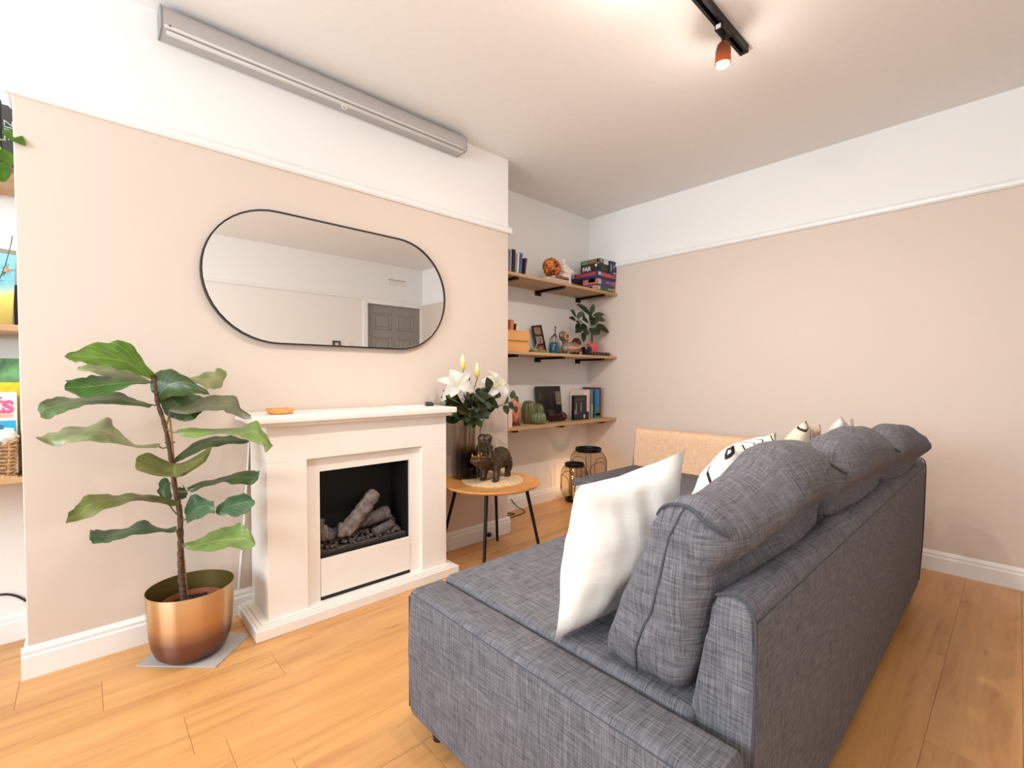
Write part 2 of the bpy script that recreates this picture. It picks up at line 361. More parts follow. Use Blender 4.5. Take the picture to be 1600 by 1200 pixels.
def head(x, dx, dy):
    bm = BM(); box(bm, (x-.05, TY-.017, ZC-.055), (x+.035, TY+.017, ZC-.030), .003); link('adapter', bm, m_blk, trk, smooth=False)
    bm = BM(); box(bm, (x-.054, TY-.010, ZC-.052), (x-.0495, TY+.010, ZC-.034), .001); link('clip', bm, mat('pale_plastic', (205, 202, 198), .4), trk, smooth=False)
    ax = Vector((dx, dy, -1)).normalized(); t = Vector((x, TY, ZC-.078))
    M = Matrix.Translation(t) @ Vector((0, 0, -1)).rotation_difference(ax).to_matrix().to_4x4()
    bm = BM(); tube(bm, [(x, TY, ZC-.05), (x, TY, ZC-.084)], .009, 10); link('stem', bm, m_blk, trk)
    bm = BM(); lathe(bm, [(0, -.004), (.014, -.004), (.024, -.014), (.0295, -.035), (.032, -.090), (.030, -.090), (.027, -.04), (0, -.03)], seg=24, M=M)
    sh = link('lamp_shade', bm, m_shade, trk)
    bm = BM(); lathe(bm, [(0, -.045), (.014, -.05), (.018, -.07), (.026, -.084), (.0265, -.094), (.02, -.102), (0, -.106)], seg=20, M=M); link('bulb', bm, m_bulb, sh)
    l = bpy.data.lights.new('lamp_glow', 'SPOT'); l.energy = LAMP_POWER; l.color = LAMP_COL; l.shadow_soft_size = .02; l.spot_size = math.radians(156); l.spot_blend = .85
    lo2 = bpy.data.objects.new('lamp_glow', l); COL.objects.link(lo2); lo2.matrix_world = M @ Matrix.Translation((0, 0, -.112))
    l = bpy.data.lights.new('lamp_spill', 'POINT'); l.energy = LAMP_POWER*.12; l.color = LAMP_COL; l.shadow_soft_size = .02
    lo3 = bpy.data.objects.new('lamp_spill', l); COL.objects.link(lo3); lo3.location = M @ Vector((0, 0, -.120))
head(2.005, .06, .05); head(1.42, .45, .5); head(.88, .35, .15); head(.42, .35, -.3)  # last head is added out of view, as fill light for the right side

# ================================================================ PROJECTOR SCREEN CASSETTE
m_alu = mat('grey_painted_aluminium', (184, 180, 179), .4, .25, var=.01)
m_alul = mat('pale_aluminium', (214, 211, 208), .35, .2, var=.01)
ps = thing('projector_screen', 'long grey rolled-up projector screen case mounted above the oval mirror', 'screen', (1.0, 2.36, 2.45))
xa, xb = .245, 1.745
prof = [(2.408, 2.470), (2.408, 2.572), (2.375, 2.574), (2.330, 2.566), (2.312, 2.545), (2.306, 2.515), (2.307, 2.478), (2.311, 2.472), (2.330, 2.470)]
bm = BM(); prism(bm, prof, 'x', xa+.006, xb-.006); link('case', bm, m_alu, ps, angle=50)
bm = BM(); box(bm, (xa+.012, 2.3025, 2.4725), (xb-.012, 2.312, 2.4835), .003, 2); link('bottom_bar', bm, m_alul, ps)
bm = BM(); box(bm, (xa+.02, 2.314, 2.458), (xb-.02, 2.334, 2.4705), .004, 2); link('weight_bar', bm, m_alul, ps)
for x in (xa, xb-.007):
    bm = BM(); prism(bm, [(2.36+(u-2.36)*1.03, 2.52+(v-2.52)*1.04) for u, v in prof], 'x', x, x+.007, .0015); link('end_cap', bm, mat('end_cap_grey', (140, 137, 135), .45), ps, angle=50)
for x in (xa+.03, xb-.025):
    bm = BM(); lathe(bm, [(0, 0), (.004, 0), (.004, .006), (0, .006)], (0, 0, 0), 10, M=Matrix.Translation((x, 2.3065, 2.482)) @ Matrix.Rotation(pi/2, 4, 'X')); link('screw', bm, mat('screw_steel', (120, 116, 112), .3, 1), ps)
bm = BM(); tube(bm, [(.985+.013*math.cos(t*pi/10), 2.318, 2.446+.010*math.sin(t*pi/10)) for t in range(21)], .0022, 6, False); link('pull_ring', bm, mat('white_plastic', (235, 233, 230), .4), ps)

# ================================================================ OVAL MIRROR
mr = thing('wall_mirror', 'large pill-shaped mirror with thin black frame above the fireplace', 'mirror', (1.0055, 2.4, 1.25))
def stadium(x0, x1, z0, z1, n=24):
    r = (z1-z0)/2; zc = (z0+z1)/2
    return [(x1-r+r*math.cos(-pi/2+pi*k/n), zc+r*math.sin(-pi/2+pi*k/n)) for k in range(n+1)]+[(x0+r+r*math.cos(pi/2+pi*k/n), zc+r*math.sin(pi/2+pi*k/n)) for k in range(n+1)]
O, I = stadium(.375, 1.636, 1.250, 1.876), stadium(.3815, 1.6295, 1.2565, 1.8695)
bm = BM(); ring = []
for (u, v), (a, b) in zip(O, I): ring.append([bm.verts.new(p) for p in ((u, 2.410, v), (u, 2.380, v), (a, 2.380, b), (a, 2.410, b))])
for k in range(len(ring)):
    A, B = ring[k], ring[(k+1) % len(ring)]
    for j in range(4): bm.faces.new((A[j], A[(j+1) % 4], B[(j+1) % 4], B[j]))
link('frame', bm, mat('thin_black_frame', (34, 28, 25), .4, .3), mr, angle=30)
m, nt, b = nodes('mirror_silver'); b.inputs['Base Color'].default_value = (.93, .925, .91, 1); b.inputs['Metallic'].default_value = 1; b.inputs['Roughness'].default_value = .012
bm = BM(); prism(bm, stadium(.380, 1.631, 1.255, 1.871), 'y', 2.386, 2.392); link('mirror_glass', bm, m, mr, smooth=False)

# ================================================================ FIREPLACE SURROUND
m_fp = mat('cream_painted_wood', (244, 237, 229), .42, var=.012, scale=12)
m_in = mat('firebox_black', (14, 14, 13), .6)
fp = thing('electric_fireplace', 'white fireplace surround with electric log fire under the oval mirror', 'fireplace', (1.0, 2.25, 0))
YB, YI = 2.134, 2.164
bm = BM(); prism(bm, [(.500, 2.394), (.500, 2.084), (1.520, 2.084), (1.520, 2.394)], 'z', 0, .048, .004)
link('plinth', bm, m_fp, fp, smooth=False)
bm = BM()
for d, z0, z1 in ((.012, .048, .0525), (.028, .0525, .058)): box(bm, (.500+d, 2.084+d, z0), (1.520-d, 2.394, z1), .003, 2)
link('plinth_moulding', bm, m_fp, fp, smooth=False)
for x0, x1 in ((.560, .724), (1.316, 1.470)):
    bm = BM(); box(bm, (x0, YB, .058), (x1, 2.394, .7272), .0008); link('jamb', bm, m_fp, fp, smooth=False)
bm = BM(); box(bm, (.5600, YB, .7276), (1.4700, 2.394, .886), .0008); link('frieze', bm, m_fp, fp, smooth=False)
bm = BM(); box(bm, (.530, 2.104, .884), (1.490, 2.396, .900), .003, 2); link('shelf_moulding', bm, m_fp, fp, smooth=False)
bm = BM(); box(bm, (.500, 2.082, .899), (1.508, 2.4, .931), .006, 3); link('mantel_shelf', bm, m_fp, fp)
fx0, fx1, fz0, fz1 = .790, 1.257, .248, .659
bm = boxes(((.724, YI, .058), (fx0, YI+.02, .726)), ((fx1, YI, .058), (1.316, YI+.02, .726)), ((fx0, YI, fz1), (fx1, YI+.02, .726)))
link('inner_frame', bm, m_fp, fp, smooth=False)
bm = BM(); box(bm, (fx0+.002, YI-.004, .074), (fx1-.002, YI+.016, fz0), .001); link('lower_panel', bm, m_fp, fp, smooth=False)
link('air_slot', boxes(((fx0+.002, YI-.0055, .0585), (fx1-.002, YI+.01, .0735))), m_in, fp, smooth=False)
bm = boxes(((fx0-.004, YI+.012, fz0-.012), (fx0+.006, 2.37, fz1+.012)), ((fx1-.006, YI+.012, fz0-.012), (fx1+.004, 2.37, fz1+.012)), ((fx0, YI+.012, fz1), (fx1, 2.37, fz1+.012)), ((fx0, YI+.012, fz0-.012), (fx1, 2.37, fz0)), ((fx0-.004, 2.36, fz0-.012), (fx1+.004, 2.375, fz1+.012)))
link('firebox', bm, m_in, fp, smooth=False)
bm = BM(); box(bm, (fx0+.008, YI+.018, fz0), (fx1-.008, YI+.034, fz0+.020), .003); link('grate_bar', bm, mat('grate_dark_metal', (46, 40, 36), .5, .5), fp, smooth=False)
m_log = mat('charred_log', (118, 108, 102), .95, var=.42, scale=38, bump=.8)
m_logd = mat('burnt_log', (88, 82, 80), .95, var=.5, scale=42, bump=.8)
def log(a, b, r, seed, m, n=14):
    bm = BM(); a, b = Vector(a), Vector(b); pts = [a.lerp(b, k/n) for k in range(n+1)]
    rs = [r*(.82+.18*math.sin(pi*min(1, k/2.2)/2) if k < 3 else 1)*(1 if k < n-1 else .92) for k in range(n+1)]
    tube(bm, pts, rs, 14)
    for v in bm.verts:
        d = noise.noise(v.co*48+Vector((seed, 0, 0)))*.30+noise.noise(v.co*120+Vector((0, seed, 0)))*.14
        ax = a+(b-a)*((v.co-a).dot(b-a)/(b-a).length_squared); v.co += (v.co-ax)*d
    link('log', bm, m, fp, angle=60)
log((.928, 2.215, .330), (1.108, 2.258, .490), .036, 1, m_log)
log((.900, 2.235, .345), (.945, 2.225, .338), .034, 2, m_log, 8)
log((.845, 2.225, .325), (.862, 2.215, .355), .032, 9, m_logd, 8)
log((1.015, 2.285, .345), (1.185, 2.255, .372), .036, 3, m_logd)
log((.815, 2.235, .345), (.850, 2.225, .350), .036, 6, m_log, 8)
log((.790+.012, 2.255, .300), (.83, 2.30, .395), .034, 5, m_logd, 8)
log((1.08, 2.215, .298), (1.19, 2.235, .315), .024, 8, m_logd, 10)
bm = BM(); random.seed(3)
for k in range(420):
    x, y = random.uniform(fx0+.012, fx1-.014), random.uniform(YI+.04, 2.33)
    z = fz0+.018+.055*(y-YI)/.16+random.uniform(-.006, .010); r = random.uniform(.004, .011)
    vs = bmesh.ops.create_icosphere(bm, subdivisions=1, radius=r)['verts']
    for v in vs: v.co = v.co*random.uniform(.7, 1.25)+Vector((x, y, z))
for k in range(1): box(bm, (fx0+.008, YI+.03, fz0), (fx1-.008, 2.355, fz0+.022))
tag(link('ember_bed', bm, mat('ash_grey_embers', (92, 82, 78), .95, var=.7, scale=70, bump=.5), fp, smooth=False), kind='stuff')
# things on the mantel shelf
bm = BM(); lathe(bm, [(0, 0), (.043, 0), (.050, .004), (.058, .020), (.058, .024), (.055, .024), (.047, .008), (0, .007)], (.635, 2.20, .9315), 36)
tag(link('wooden_dish', bm, wood('honey_wood', (206, 132, 62), (240, 178, 104), 'x', .45, 2)), 'small shallow round wooden dish on left end of the mantel', 'dish')
M = Matrix.Translation((1.33, 2.27, .9315)) @ Matrix.Rotation(math.radians(-14), 4, 'Z')
bm = BM(); box(bm, (-.11, -.075, 0), (.11, .075, .0022), 0, 1, M); tag(link('paper_sheet', bm, mat('white_paper', (246, 243, 239), .7), smooth=False), 'white folded paper sheet lying under the remote on the mantel', 'paper')
M = Matrix.Translation((1.425, 2.235, .9345)) @ Matrix.Rotation(math.radians(-30), 4, 'Z')
rc = thing('remote_control', 'small black remote control lying on white paper on the mantel', 'remote', (1.425, 2.235, .934))
bm = BM(); box(bm, (-.022, -.065, 0), (.022, .065, .018), .006, 3, M); link('case', bm, m_blkp, rc)
for j in range(4):
    for i in range(2):
        bm = BM(); lathe(bm, [(0, .0175), (.0045, .0175), (.0045, .0200), (0, .0205)], (-.009+.018*i, -.045+.026*j, 0), 10, M=M); link('button', bm, mat('grey_rubber', (70, 66, 64), .6), rc)
# ================================================================ FIDDLE-LEAF FIG
PX, PY = .297, 2.190
bm = BM(); prism(bm, [(.124, 2.226), (.345, 2.015), (.503, 2.182), (.282, 2.393)], 'z', 0, .005, .001, 1)
tag(link('floor_mat', bm, mat('grey_mat', (178, 170, 166), .7, var=.03), smooth=False), 'flat square grey mat turned diagonally beneath the brass plant pot', 'mat')
m, nt, b = nodes('brushed_brass_ombre'); tc = N(nt, 'ShaderNodeTexCoord'); sx = N(nt, 'ShaderNodeSeparateXYZ'); nt.links.new(tc.outputs['Object'], sx.inputs[0])
mrg = N(nt, 'ShaderNodeMapRange'); mrg.inputs['From Max'].default_value = .28; nt.links.new(sx.outputs[2], mrg.inputs['Value'])
mp = N(nt, 'ShaderNodeMapping'); mp.inputs['Scale'].default_value = (4, 4, 260); nz = N(nt, 'ShaderNodeTexNoise', Scale=1.0, Detail=4.0)
nt.links.new(tc.outputs['Object'], mp.inputs[0]); nt.links.new(mp.outputs[0], nz.inputs['Vector'])
ad = N(nt, 'ShaderNodeMath', operation='MULTIPLY_ADD'); ad.inputs[1].default_value = .05; nt.links.new(nz.outputs['Fac'], ad.inputs[0]); nt.links.new(mrg.outputs[0], ad.inputs[2])
r = ramp(nt, [(.0, srgb((112, 82, 72))), (.18, srgb((124, 92, 82))), (.34, srgb((132, 100, 90))), (.56, srgb((206, 164, 122))), (.80, srgb((220, 184, 142))), (1, srgb((222, 196, 158)))])
nt.links.new(ad.outputs[0], r.inputs['Fac']); nt.links.new(r.outputs['Color'], b.inputs['Base Color'])
b.inputs['Metallic'].default_value = .92; b.inputs['Roughness'].default_value = .34; b.inputs['Anisotropic'].default_value = .92; b.inputs['Anisotropic Rotation'].default_value = .25
tg = N(nt, 'ShaderNodeTangent', direction_type='RADIAL', axis='Z'); nt.links.new(tg.outputs[0], b.inputs['Tangent'])
m_brassin = mat('pot_inside_olive', (128, 112, 62), .4, .7, var=.03)
pot = thing('plant_pot', 'round brushed brass plant pot with darkened base beside the fireplace', 'pot', (PX, PY, .0052))
bm = BM(); lathe(bm, [(0, .0056), (.075, .0056), (.098, .012), (.118, .030), (.131, .065), (.138, .11), (.1476, .272), (.1476, .274), (.1455, .274)], (PX, PY, 0), 56)
link('shell', bm, m, pot)
bm = BM(); lathe(bm, [(.1456, .2735), (.136, .11), (.128, .065), (.114, .034), (0, .020)], (PX, PY, 0), 56); link('lining', bm, m_brassin, pot)
fig = thing('fiddle_leaf_fig', 'tall fiddle-leaf fig with big green leaves growing in the brass pot', 'plant', (PX, PY, .03))
bm = BM(); lathe(bm, [(0, .036), (.075, .036), (.100, .192), (.106, .192), (.106, .212), (.1005, .212), (.096, .17), (0, .16)], (PX+.005, PY+.005, 0), 40); link('nursery_pot', bm, mat('terracotta_plastic', (168, 92, 62), .55), fig)
bm = BM(); random.seed(9)
lathe(bm, [(0, .186), (.06, .186), (.0985, .182), (.0985, .165)], (PX+.005, PY+.005, 0), 24)
for k in range(260):
    a, q = random.uniform(0, 2*pi), .093*math.sqrt(random.random())
    vs = bmesh.ops.create_icosphere(bm, subdivisions=1, radius=random.uniform(.004, .011))['verts']
    for v in vs: v.co = v.co*random.uniform(.6, 1.3)+Vector((PX+.005+q*math.cos(a), PY+.005+q*math.sin(a), .188+random.uniform(-.004, .006)))
tag(link('soil', bm, mat('potting_soil', (58, 44, 34), .95, var=.6, scale=80), fig, smooth=False), kind='stuff')
m_bark = mat('fig_bark', (96, 72, 56), .9, var=.45, scale=90, bump=.5)
bm = BM(); st = spline([(.280, 2.19, .175), (.270, 2.19, .26), (.2652, 2.19, .325), (.2643, 2.19, .397), (.2655, 2.19, .477), (.2637, 2.19, .573), (.249, 2.19, .670), (.241, 2.19, .765), (.2232, 2.18, .90), (.1992, 2.17, 1.0), (.196, 2.17, 1.05), (.188, 2.172, 1.10)], 6)
tube(bm, st, [.0125-.0070*k/len(st)+.0012*math.sin(k*2.1) for k in range(len(st))], 9); link('stem', bm, m_bark, fig)
bm = BM(); tube(bm, [(.288, 2.215, .175), (.2346, 2.215, 1.0018)], .0055, 8); sk = link('bamboo_stake', bm, mat('bamboo', (206, 158, 102), .6, var=.1), fig)
bm = BM(); tube(bm, [(.238+.016*math.cos(t*pi/8), 2.198+.026*math.sin(t*pi/8), .842) for t in range(17)], .0012, 5, False); link('plant_tie', bm, mat('brown_tie', (90, 62, 44), .7), fig)
def leaf_mat(name, top, under, vein, vs=9.0):
    m, nt, b = nodes(name); uv = N(nt, 'ShaderNodeUVMap'); sx = N(nt, 'ShaderNodeSeparateXYZ'); nt.links.new(uv.outputs[0], sx.inputs[0])
    c = N(nt, 'ShaderNodeMath', operation='SUBTRACT'); c.inputs[1].default_value = .5; nt.links.new(sx.outputs[1], c.inputs[0])
    ab = N(nt, 'ShaderNodeMath', operation='ABSOLUTE'); nt.links.new(c.outputs[0], ab.inputs[0])
    mid = N(nt, 'ShaderNodeMath', operation='LESS_THAN'); mid.inputs[1].default_value = .018; nt.links.new(ab.outputs[0], mid.inputs[0])
    k = N(nt, 'ShaderNodeMath', operation='MULTIPLY'); k.inputs[1].default_value = -.75; nt.links.new(ab.outputs[0], k.inputs[0])
    s = N(nt, 'ShaderNodeMath', operation='ADD'); nt.links.new(sx.outputs[0], s.inputs[0]); nt.links.new(k.outputs[0], s.inputs[1])
    f = N(nt, 'ShaderNodeMath', operation='MULTIPLY'); f.inputs[1].default_value = vs; nt.links.new(s.outputs[0], f.inputs[0])
    fr = N(nt, 'ShaderNodeMath', operation='FRACT'); nt.links.new(f.outputs[0], fr.inputs[0])
    lt = N(nt, 'ShaderNodeMath', operation='LESS_THAN'); lt.inputs[1].default_value = .09; nt.links.new(fr.outputs[0], lt.inputs[0])
    mx = N(nt, 'ShaderNodeMath', operation='MAXIMUM'); nt.links.new(lt.outputs[0], mx.inputs[0]); nt.links.new(mid.outputs[0], mx.inputs[1])
    g = N(nt, 'ShaderNodeNewGeometry'); nz = N(nt, 'ShaderNodeTexNoise', Scale=18.0, Detail=3.0); nt.links.new(g.outputs['Position'], nz.inputs['Vector'])
    t = srgb(top); r = ramp(nt, [(.3, tuple(v*.72 for v in t[:3])+(1,)), (.7, tuple(min(1, v*1.25) for v in t[:3])+(1,))]); nt.links.new(nz.outputs['Fac'], r.inputs['Fac'])
    m1 = N(nt, 'ShaderNodeMix', data_type='RGBA'); m1.inputs['B'].default_value = srgb(vein); nt.links.new(r.outputs['Color'], m1.inputs['A'])
    sc = N(nt, 'ShaderNodeMath', operation='MULTIPLY'); sc.inputs[1].default_value = .55; nt.links.new(mx.outputs[0], sc.inputs[0]); nt.links.new(sc.outputs[0], m1.inputs['Factor'])
    nt.links.new(m1.outputs['Result'], b.inputs['Base Color'])
    bp = N(nt, 'ShaderNodeBump', Strength=.5, Distance=.003); nt.links.new(fr.outputs[0], bp.inputs['Height']); nt.links.new(bp.outputs['Normal'], b.inputs['Normal'])
    b.inputs['Roughness'].default_value = .38; b.inputs['Specular IOR Level'].default_value = .5
    return m
LM = {'dark': leaf_mat('fig_leaf_dark', (50, 74, 30), 0, (112, 134, 82)), 'mid': leaf_mat('fig_leaf_mid', (82, 100, 58), 0, (140, 160, 104)),
      'bright': leaf_mat('fig_leaf_bright', (82, 122, 20), 0, (142, 172, 70)), 'olive': leaf_mat('fig_leaf_olive', (98, 104, 44), 0, (148, 150, 86)),
      'pale': leaf_mat('fig_leaf_underside', (138, 146, 98), 0, (172, 174, 130)), 'lime': leaf_mat('fig_leaf_lime', (112, 134, 66), 0, (158, 180, 104)),
      'teal': leaf_mat('fig_leaf_blue_green', (66, 96, 62), 0, (124, 150, 116)), 'brown': leaf_mat('fig_leaf_grey_brown', (92, 92, 64), 0, (132, 130, 96)), 'green': leaf_mat('fig_leaf_green', (62, 112, 44), 0, (150, 172, 100))}
LC = dict(a1='bright', a2='pale', a3='green', a4='mid', a5='pale', b1='dark', b2='dark', b3='pale', b4='brown', b5='lime', b6='dark', d7='olive', c1='dark', c2='teal', c3='teal', c4='olive', c5='teal', c6='lime', c7='teal', c8='dark')
LEAVES = [
 ('a1',[((0.194,2.187,1.093),(0.186,2.170,1.086),(0.175,2.158,1.086)),((0.164,2.197,1.154),(0.147,2.162,1.118),(0.131,2.137,1.107)),((0.124,2.214,1.217),(0.109,2.153,1.148),(0.086,2.110,1.123)),((0.065,2.215,1.219),(0.055,2.145,1.158),(0.036,2.095,1.132)),((0.014,2.197,1.205),(0.010,2.137,1.160),(0.001,2.093,1.144)),((-0.018,2.163,1.180),(-0.023,2.128,1.161),(-0.022,2.103,1.144)),((-0.041,2.137,1.171),(-0.045,2.120,1.163),(-0.043,2.108,1.156))]),
 ('a2',[((0.178,2.232,1.082),(0.176,2.220,1.079),(0.174,2.208,1.075)),((0.120,2.270,1.120),(0.118,2.235,1.100),(0.116,2.200,1.084)),((0.050,2.300,1.134),(0.049,2.250,1.116),(0.048,2.200,1.100)),((0.008,2.300,1.136),(0.008,2.265,1.124),(0.007,2.230,1.112)),((-0.016,2.292,1.127),(-0.018,2.280,1.125),(-0.016,2.268,1.123))]),
 ('a3',[((0.176,2.195,1.077),(0.174,2.180,1.073),(0.171,2.165,1.069)),((0.126,2.189,1.084),(0.124,2.154,1.073),(0.122,2.119,1.063)),((0.073,2.185,1.097),(0.065,2.128,1.068),(0.068,2.071,1.037)),((0.022,2.159,1.095),(0.016,2.102,1.061),(0.019,2.045,1.031)),((-0.017,2.111,1.087),(-0.022,2.076,1.059),(-0.017,2.041,1.033)),((-0.044,2.065,1.072),(-0.046,2.050,1.060),(-0.041,2.035,1.048))]),
 ('a4',[((0.193,2.207,0.994),(0.189,2.190,0.989),(0.182,2.175,0.983)),((0.146,2.213,1.007),(0.138,2.183,0.998),(0.131,2.157,0.988)),((0.098,2.230,1.038),(0.089,2.176,1.014),(0.085,2.129,0.998)),((0.037,2.237,1.027),(0.030,2.169,1.013),(0.029,2.110,1.002)),((-0.029,2.230,1.023),(-0.028,2.161,1.010),(-0.018,2.103,0.997)),((-0.076,2.209,1.023),(-0.068,2.154,0.996),(-0.056,2.107,0.973)),((-0.099,2.178,1.018),(-0.093,2.147,0.990),(-0.081,2.121,0.962)),((-0.112,2.157,0.987),(-0.108,2.140,0.975),(-0.104,2.125,0.963))]),
 ('a5',[((0.206,2.217,0.838),(0.202,2.190,0.832),(0.196,2.175,0.827)),((0.139,2.239,0.840),(0.136,2.191,0.841),(0.129,2.165,0.839)),((0.086,2.279,0.902),(0.090,2.193,0.875),(0.083,2.146,0.859)),((0.069,2.302,0.945),(0.041,2.194,0.903),(0.037,2.136,0.870)),((0.007,2.303,0.912),(-0.001,2.196,0.899),(-0.007,2.137,0.877)),((-0.056,2.283,0.914),(-0.059,2.197,0.894),(-0.047,2.150,0.870)),((-0.096,2.246,0.895),(-0.092,2.199,0.887),(-0.071,2.173,0.862)),((-0.122,2.227,0.891),(-0.122,2.200,0.891),(-0.118,2.185,0.888))]),
 ('b1',[((0.190,2.182,1.031),(0.201,2.170,1.019),(0.210,2.165,1.003)),((0.178,2.181,1.067),(0.216,2.152,1.043),(0.230,2.140,1.020)),((0.210,2.182,1.121),(0.237,2.134,1.067),(0.260,2.115,1.024)),((0.254,2.164,1.113),(0.274,2.116,1.075),(0.290,2.097,1.027)),((0.302,2.127,1.077),(0.311,2.098,1.061),(0.322,2.086,1.027)),((0.344,2.092,1.043),(0.345,2.080,1.037),(0.348,2.075,1.025))]),
 ('b2',[((0.209,2.190,1.002),(0.223,2.190,1.026),(0.246,2.190,1.038)),((0.218,2.183,0.966),(0.251,2.183,1.001),(0.309,2.183,1.029)),((0.243,2.175,0.937),(0.277,2.175,0.972),(0.343,2.175,1.007)),((0.275,2.168,0.924),(0.299,2.168,0.946),(0.341,2.168,0.969)),((0.298,2.160,0.922),(0.312,2.160,0.930),(0.325,2.160,0.939))]),
 ('b3',[((0.302,2.247,1.089),(0.302,2.240,1.086),(0.305,2.233,1.082)),((0.354,2.284,1.104),(0.347,2.262,1.082),(0.343,2.241,1.063)),((0.401,2.315,1.120),(0.392,2.285,1.086),(0.382,2.255,1.044)),((0.435,2.329,1.129),(0.431,2.307,1.095),(0.422,2.286,1.050)),((0.457,2.338,1.109),(0.457,2.330,1.100),(0.452,2.323,1.088))]),
 ('b4',[((0.238,2.175,0.980),(0.237,2.160,0.974),(0.237,2.150,0.967)),((0.292,2.163,0.984),(0.288,2.133,0.965),(0.288,2.113,0.952)),((0.355,2.159,1.016),(0.342,2.107,0.981),(0.333,2.072,0.967)),((0.409,2.140,1.018),(0.390,2.080,0.984),(0.379,2.040,0.968)),((0.443,2.105,1.019),(0.428,2.053,0.980),(0.410,2.019,0.950)),((0.451,2.057,0.966),(0.448,2.027,0.956),(0.443,2.007,0.932)),((0.469,2.015,0.953),(0.471,2.000,0.946),(0.467,1.990,0.940))]),
 ('b5',[((0.257,2.145,0.896),(0.256,2.130,0.887),(0.261,2.118,0.874)),((0.310,2.127,0.897),(0.305,2.097,0.884),(0.301,2.072,0.869)),((0.388,2.115,0.892),(0.379,2.063,0.883),(0.364,2.020,0.882)),((0.457,2.090,0.894),(0.440,2.030,0.877),(0.415,1.980,0.874)),((0.501,2.049,0.920),(0.480,1.997,0.885),(0.459,1.953,0.854)),((0.513,1.993,0.879),(0.501,1.963,0.858),(0.488,1.938,0.839)),((0.536,1.945,0.828),(0.522,1.930,0.822),(0.506,1.918,0.811))]),
 ('b6',[((0.251,2.212,0.768),(0.253,2.200,0.767),(0.256,2.188,0.764)),((0.300,2.240,0.813),(0.295,2.205,0.797),(0.287,2.170,0.782)),((0.384,2.260,0.845),(0.375,2.210,0.831),(0.359,2.160,0.817)),((0.452,2.250,0.840),(0.444,2.215,0.829),(0.429,2.180,0.816)),((0.516,2.232,0.820),(0.515,2.220,0.817),(0.508,2.208,0.812))]),
 ('d7',[((0.226,2.162,0.777),(0.249,2.150,0.766),(0.282,2.162,0.764)),((0.164,2.143,0.815),(0.241,2.107,0.758),(0.353,2.143,0.818)),((0.132,2.115,0.807),(0.237,2.065,0.746),(0.360,2.115,0.808)),((0.132,2.058,0.769),(0.234,2.022,0.742),(0.293,2.058,0.755)),((0.196,1.992,0.756),(0.229,1.980,0.745),(0.248,1.992,0.750))]),
 ('c1',[((0.285,2.182,0.661),(0.290,2.170,0.654),(0.297,2.158,0.645)),((0.335,2.171,0.681),(0.332,2.142,0.674),(0.334,2.113,0.668)),((0.398,2.162,0.686),(0.394,2.114,0.686),(0.389,2.066,0.687)),((0.460,2.134,0.711),(0.445,2.086,0.696),(0.425,2.038,0.679)),((0.494,2.087,0.711),(0.482,2.058,0.693),(0.469,2.029,0.669)),((0.505,2.042,0.723),(0.503,2.030,0.705),(0.493,2.018,0.681))]),
 ('c2',[((0.277,2.182,0.567),(0.281,2.170,0.542),(0.282,2.160,0.528)),((0.300,2.183,0.626),(0.306,2.140,0.581),(0.296,2.105,0.548)),((0.331,2.153,0.621),(0.337,2.110,0.597),(0.327,2.075,0.570)),((0.361,2.092,0.609),(0.361,2.080,0.593),(0.361,2.070,0.569))]),
 ('c3',[((0.369,2.112,0.585),(0.369,2.100,0.574),(0.367,2.090,0.561)),((0.397,2.115,0.601),(0.395,2.080,0.582),(0.389,2.052,0.562)),((0.439,2.110,0.622),(0.433,2.060,0.595),(0.424,2.020,0.558)),((0.475,2.075,0.623),(0.471,2.040,0.603),(0.460,2.012,0.565)),((0.488,2.032,0.607),(0.486,2.020,0.599),(0.481,2.010,0.588))]),
 ('c4',[((0.261,2.185,0.617),(0.257,2.170,0.610),(0.244,2.158,0.602)),((0.198,2.188,0.640),(0.199,2.158,0.628),(0.205,2.133,0.619)),((0.143,2.199,0.663),(0.139,2.147,0.659),(0.144,2.103,0.656)),((0.073,2.195,0.666),(0.075,2.135,0.660),(0.080,2.085,0.653)),((0.005,2.175,0.685),(0.014,2.123,0.664),(0.034,2.080,0.644)),((-0.030,2.142,0.654),(-0.020,2.112,0.636),(-0.010,2.087,0.621)),((-0.050,2.115,0.641),(-0.051,2.100,0.629),(-0.053,2.088,0.619))]),
 ('c5',[((0.255,2.185,0.517),(0.249,2.170,0.512),(0.245,2.158,0.502)),((0.213,2.188,0.515),(0.206,2.158,0.516),(0.199,2.133,0.516)),((0.153,2.199,0.556),(0.149,2.147,0.540),(0.142,2.103,0.530)),((0.098,2.195,0.536),(0.091,2.135,0.541),(0.092,2.085,0.539)),((0.045,2.175,0.551),(0.044,2.123,0.540),(0.049,2.080,0.529)),((0.011,2.142,0.570),(0.010,2.112,0.553),(0.015,2.087,0.533)),((0.005,2.115,0.551),(0.004,2.100,0.546),(0.005,2.088,0.540))]),
 ('c6',[((0.268,2.145,0.458),(0.273,2.130,0.448),(0.275,2.118,0.441)),((0.318,2.139,0.467),(0.312,2.104,0.451),(0.307,2.075,0.435)),((0.367,2.135,0.488),(0.361,2.078,0.462),(0.348,2.030,0.441)),((0.418,2.109,0.495),(0.411,2.052,0.462),(0.401,2.004,0.450)),((0.451,2.061,0.514),(0.447,2.026,0.466),(0.440,1.997,0.432)),((0.483,2.015,0.447),(0.481,2.000,0.440),(0.476,1.988,0.436))]),
 ('c7',[((0.211,2.240,0.623),(0.228,2.240,0.614),(0.245,2.240,0.617)),((0.203,2.260,0.652),(0.226,2.260,0.646),(0.247,2.260,0.645)),((0.212,2.280,0.677),(0.231,2.280,0.668),(0.246,2.280,0.669)),((0.225,2.300,0.688),(0.231,2.300,0.690),(0.236,2.300,0.686))]),
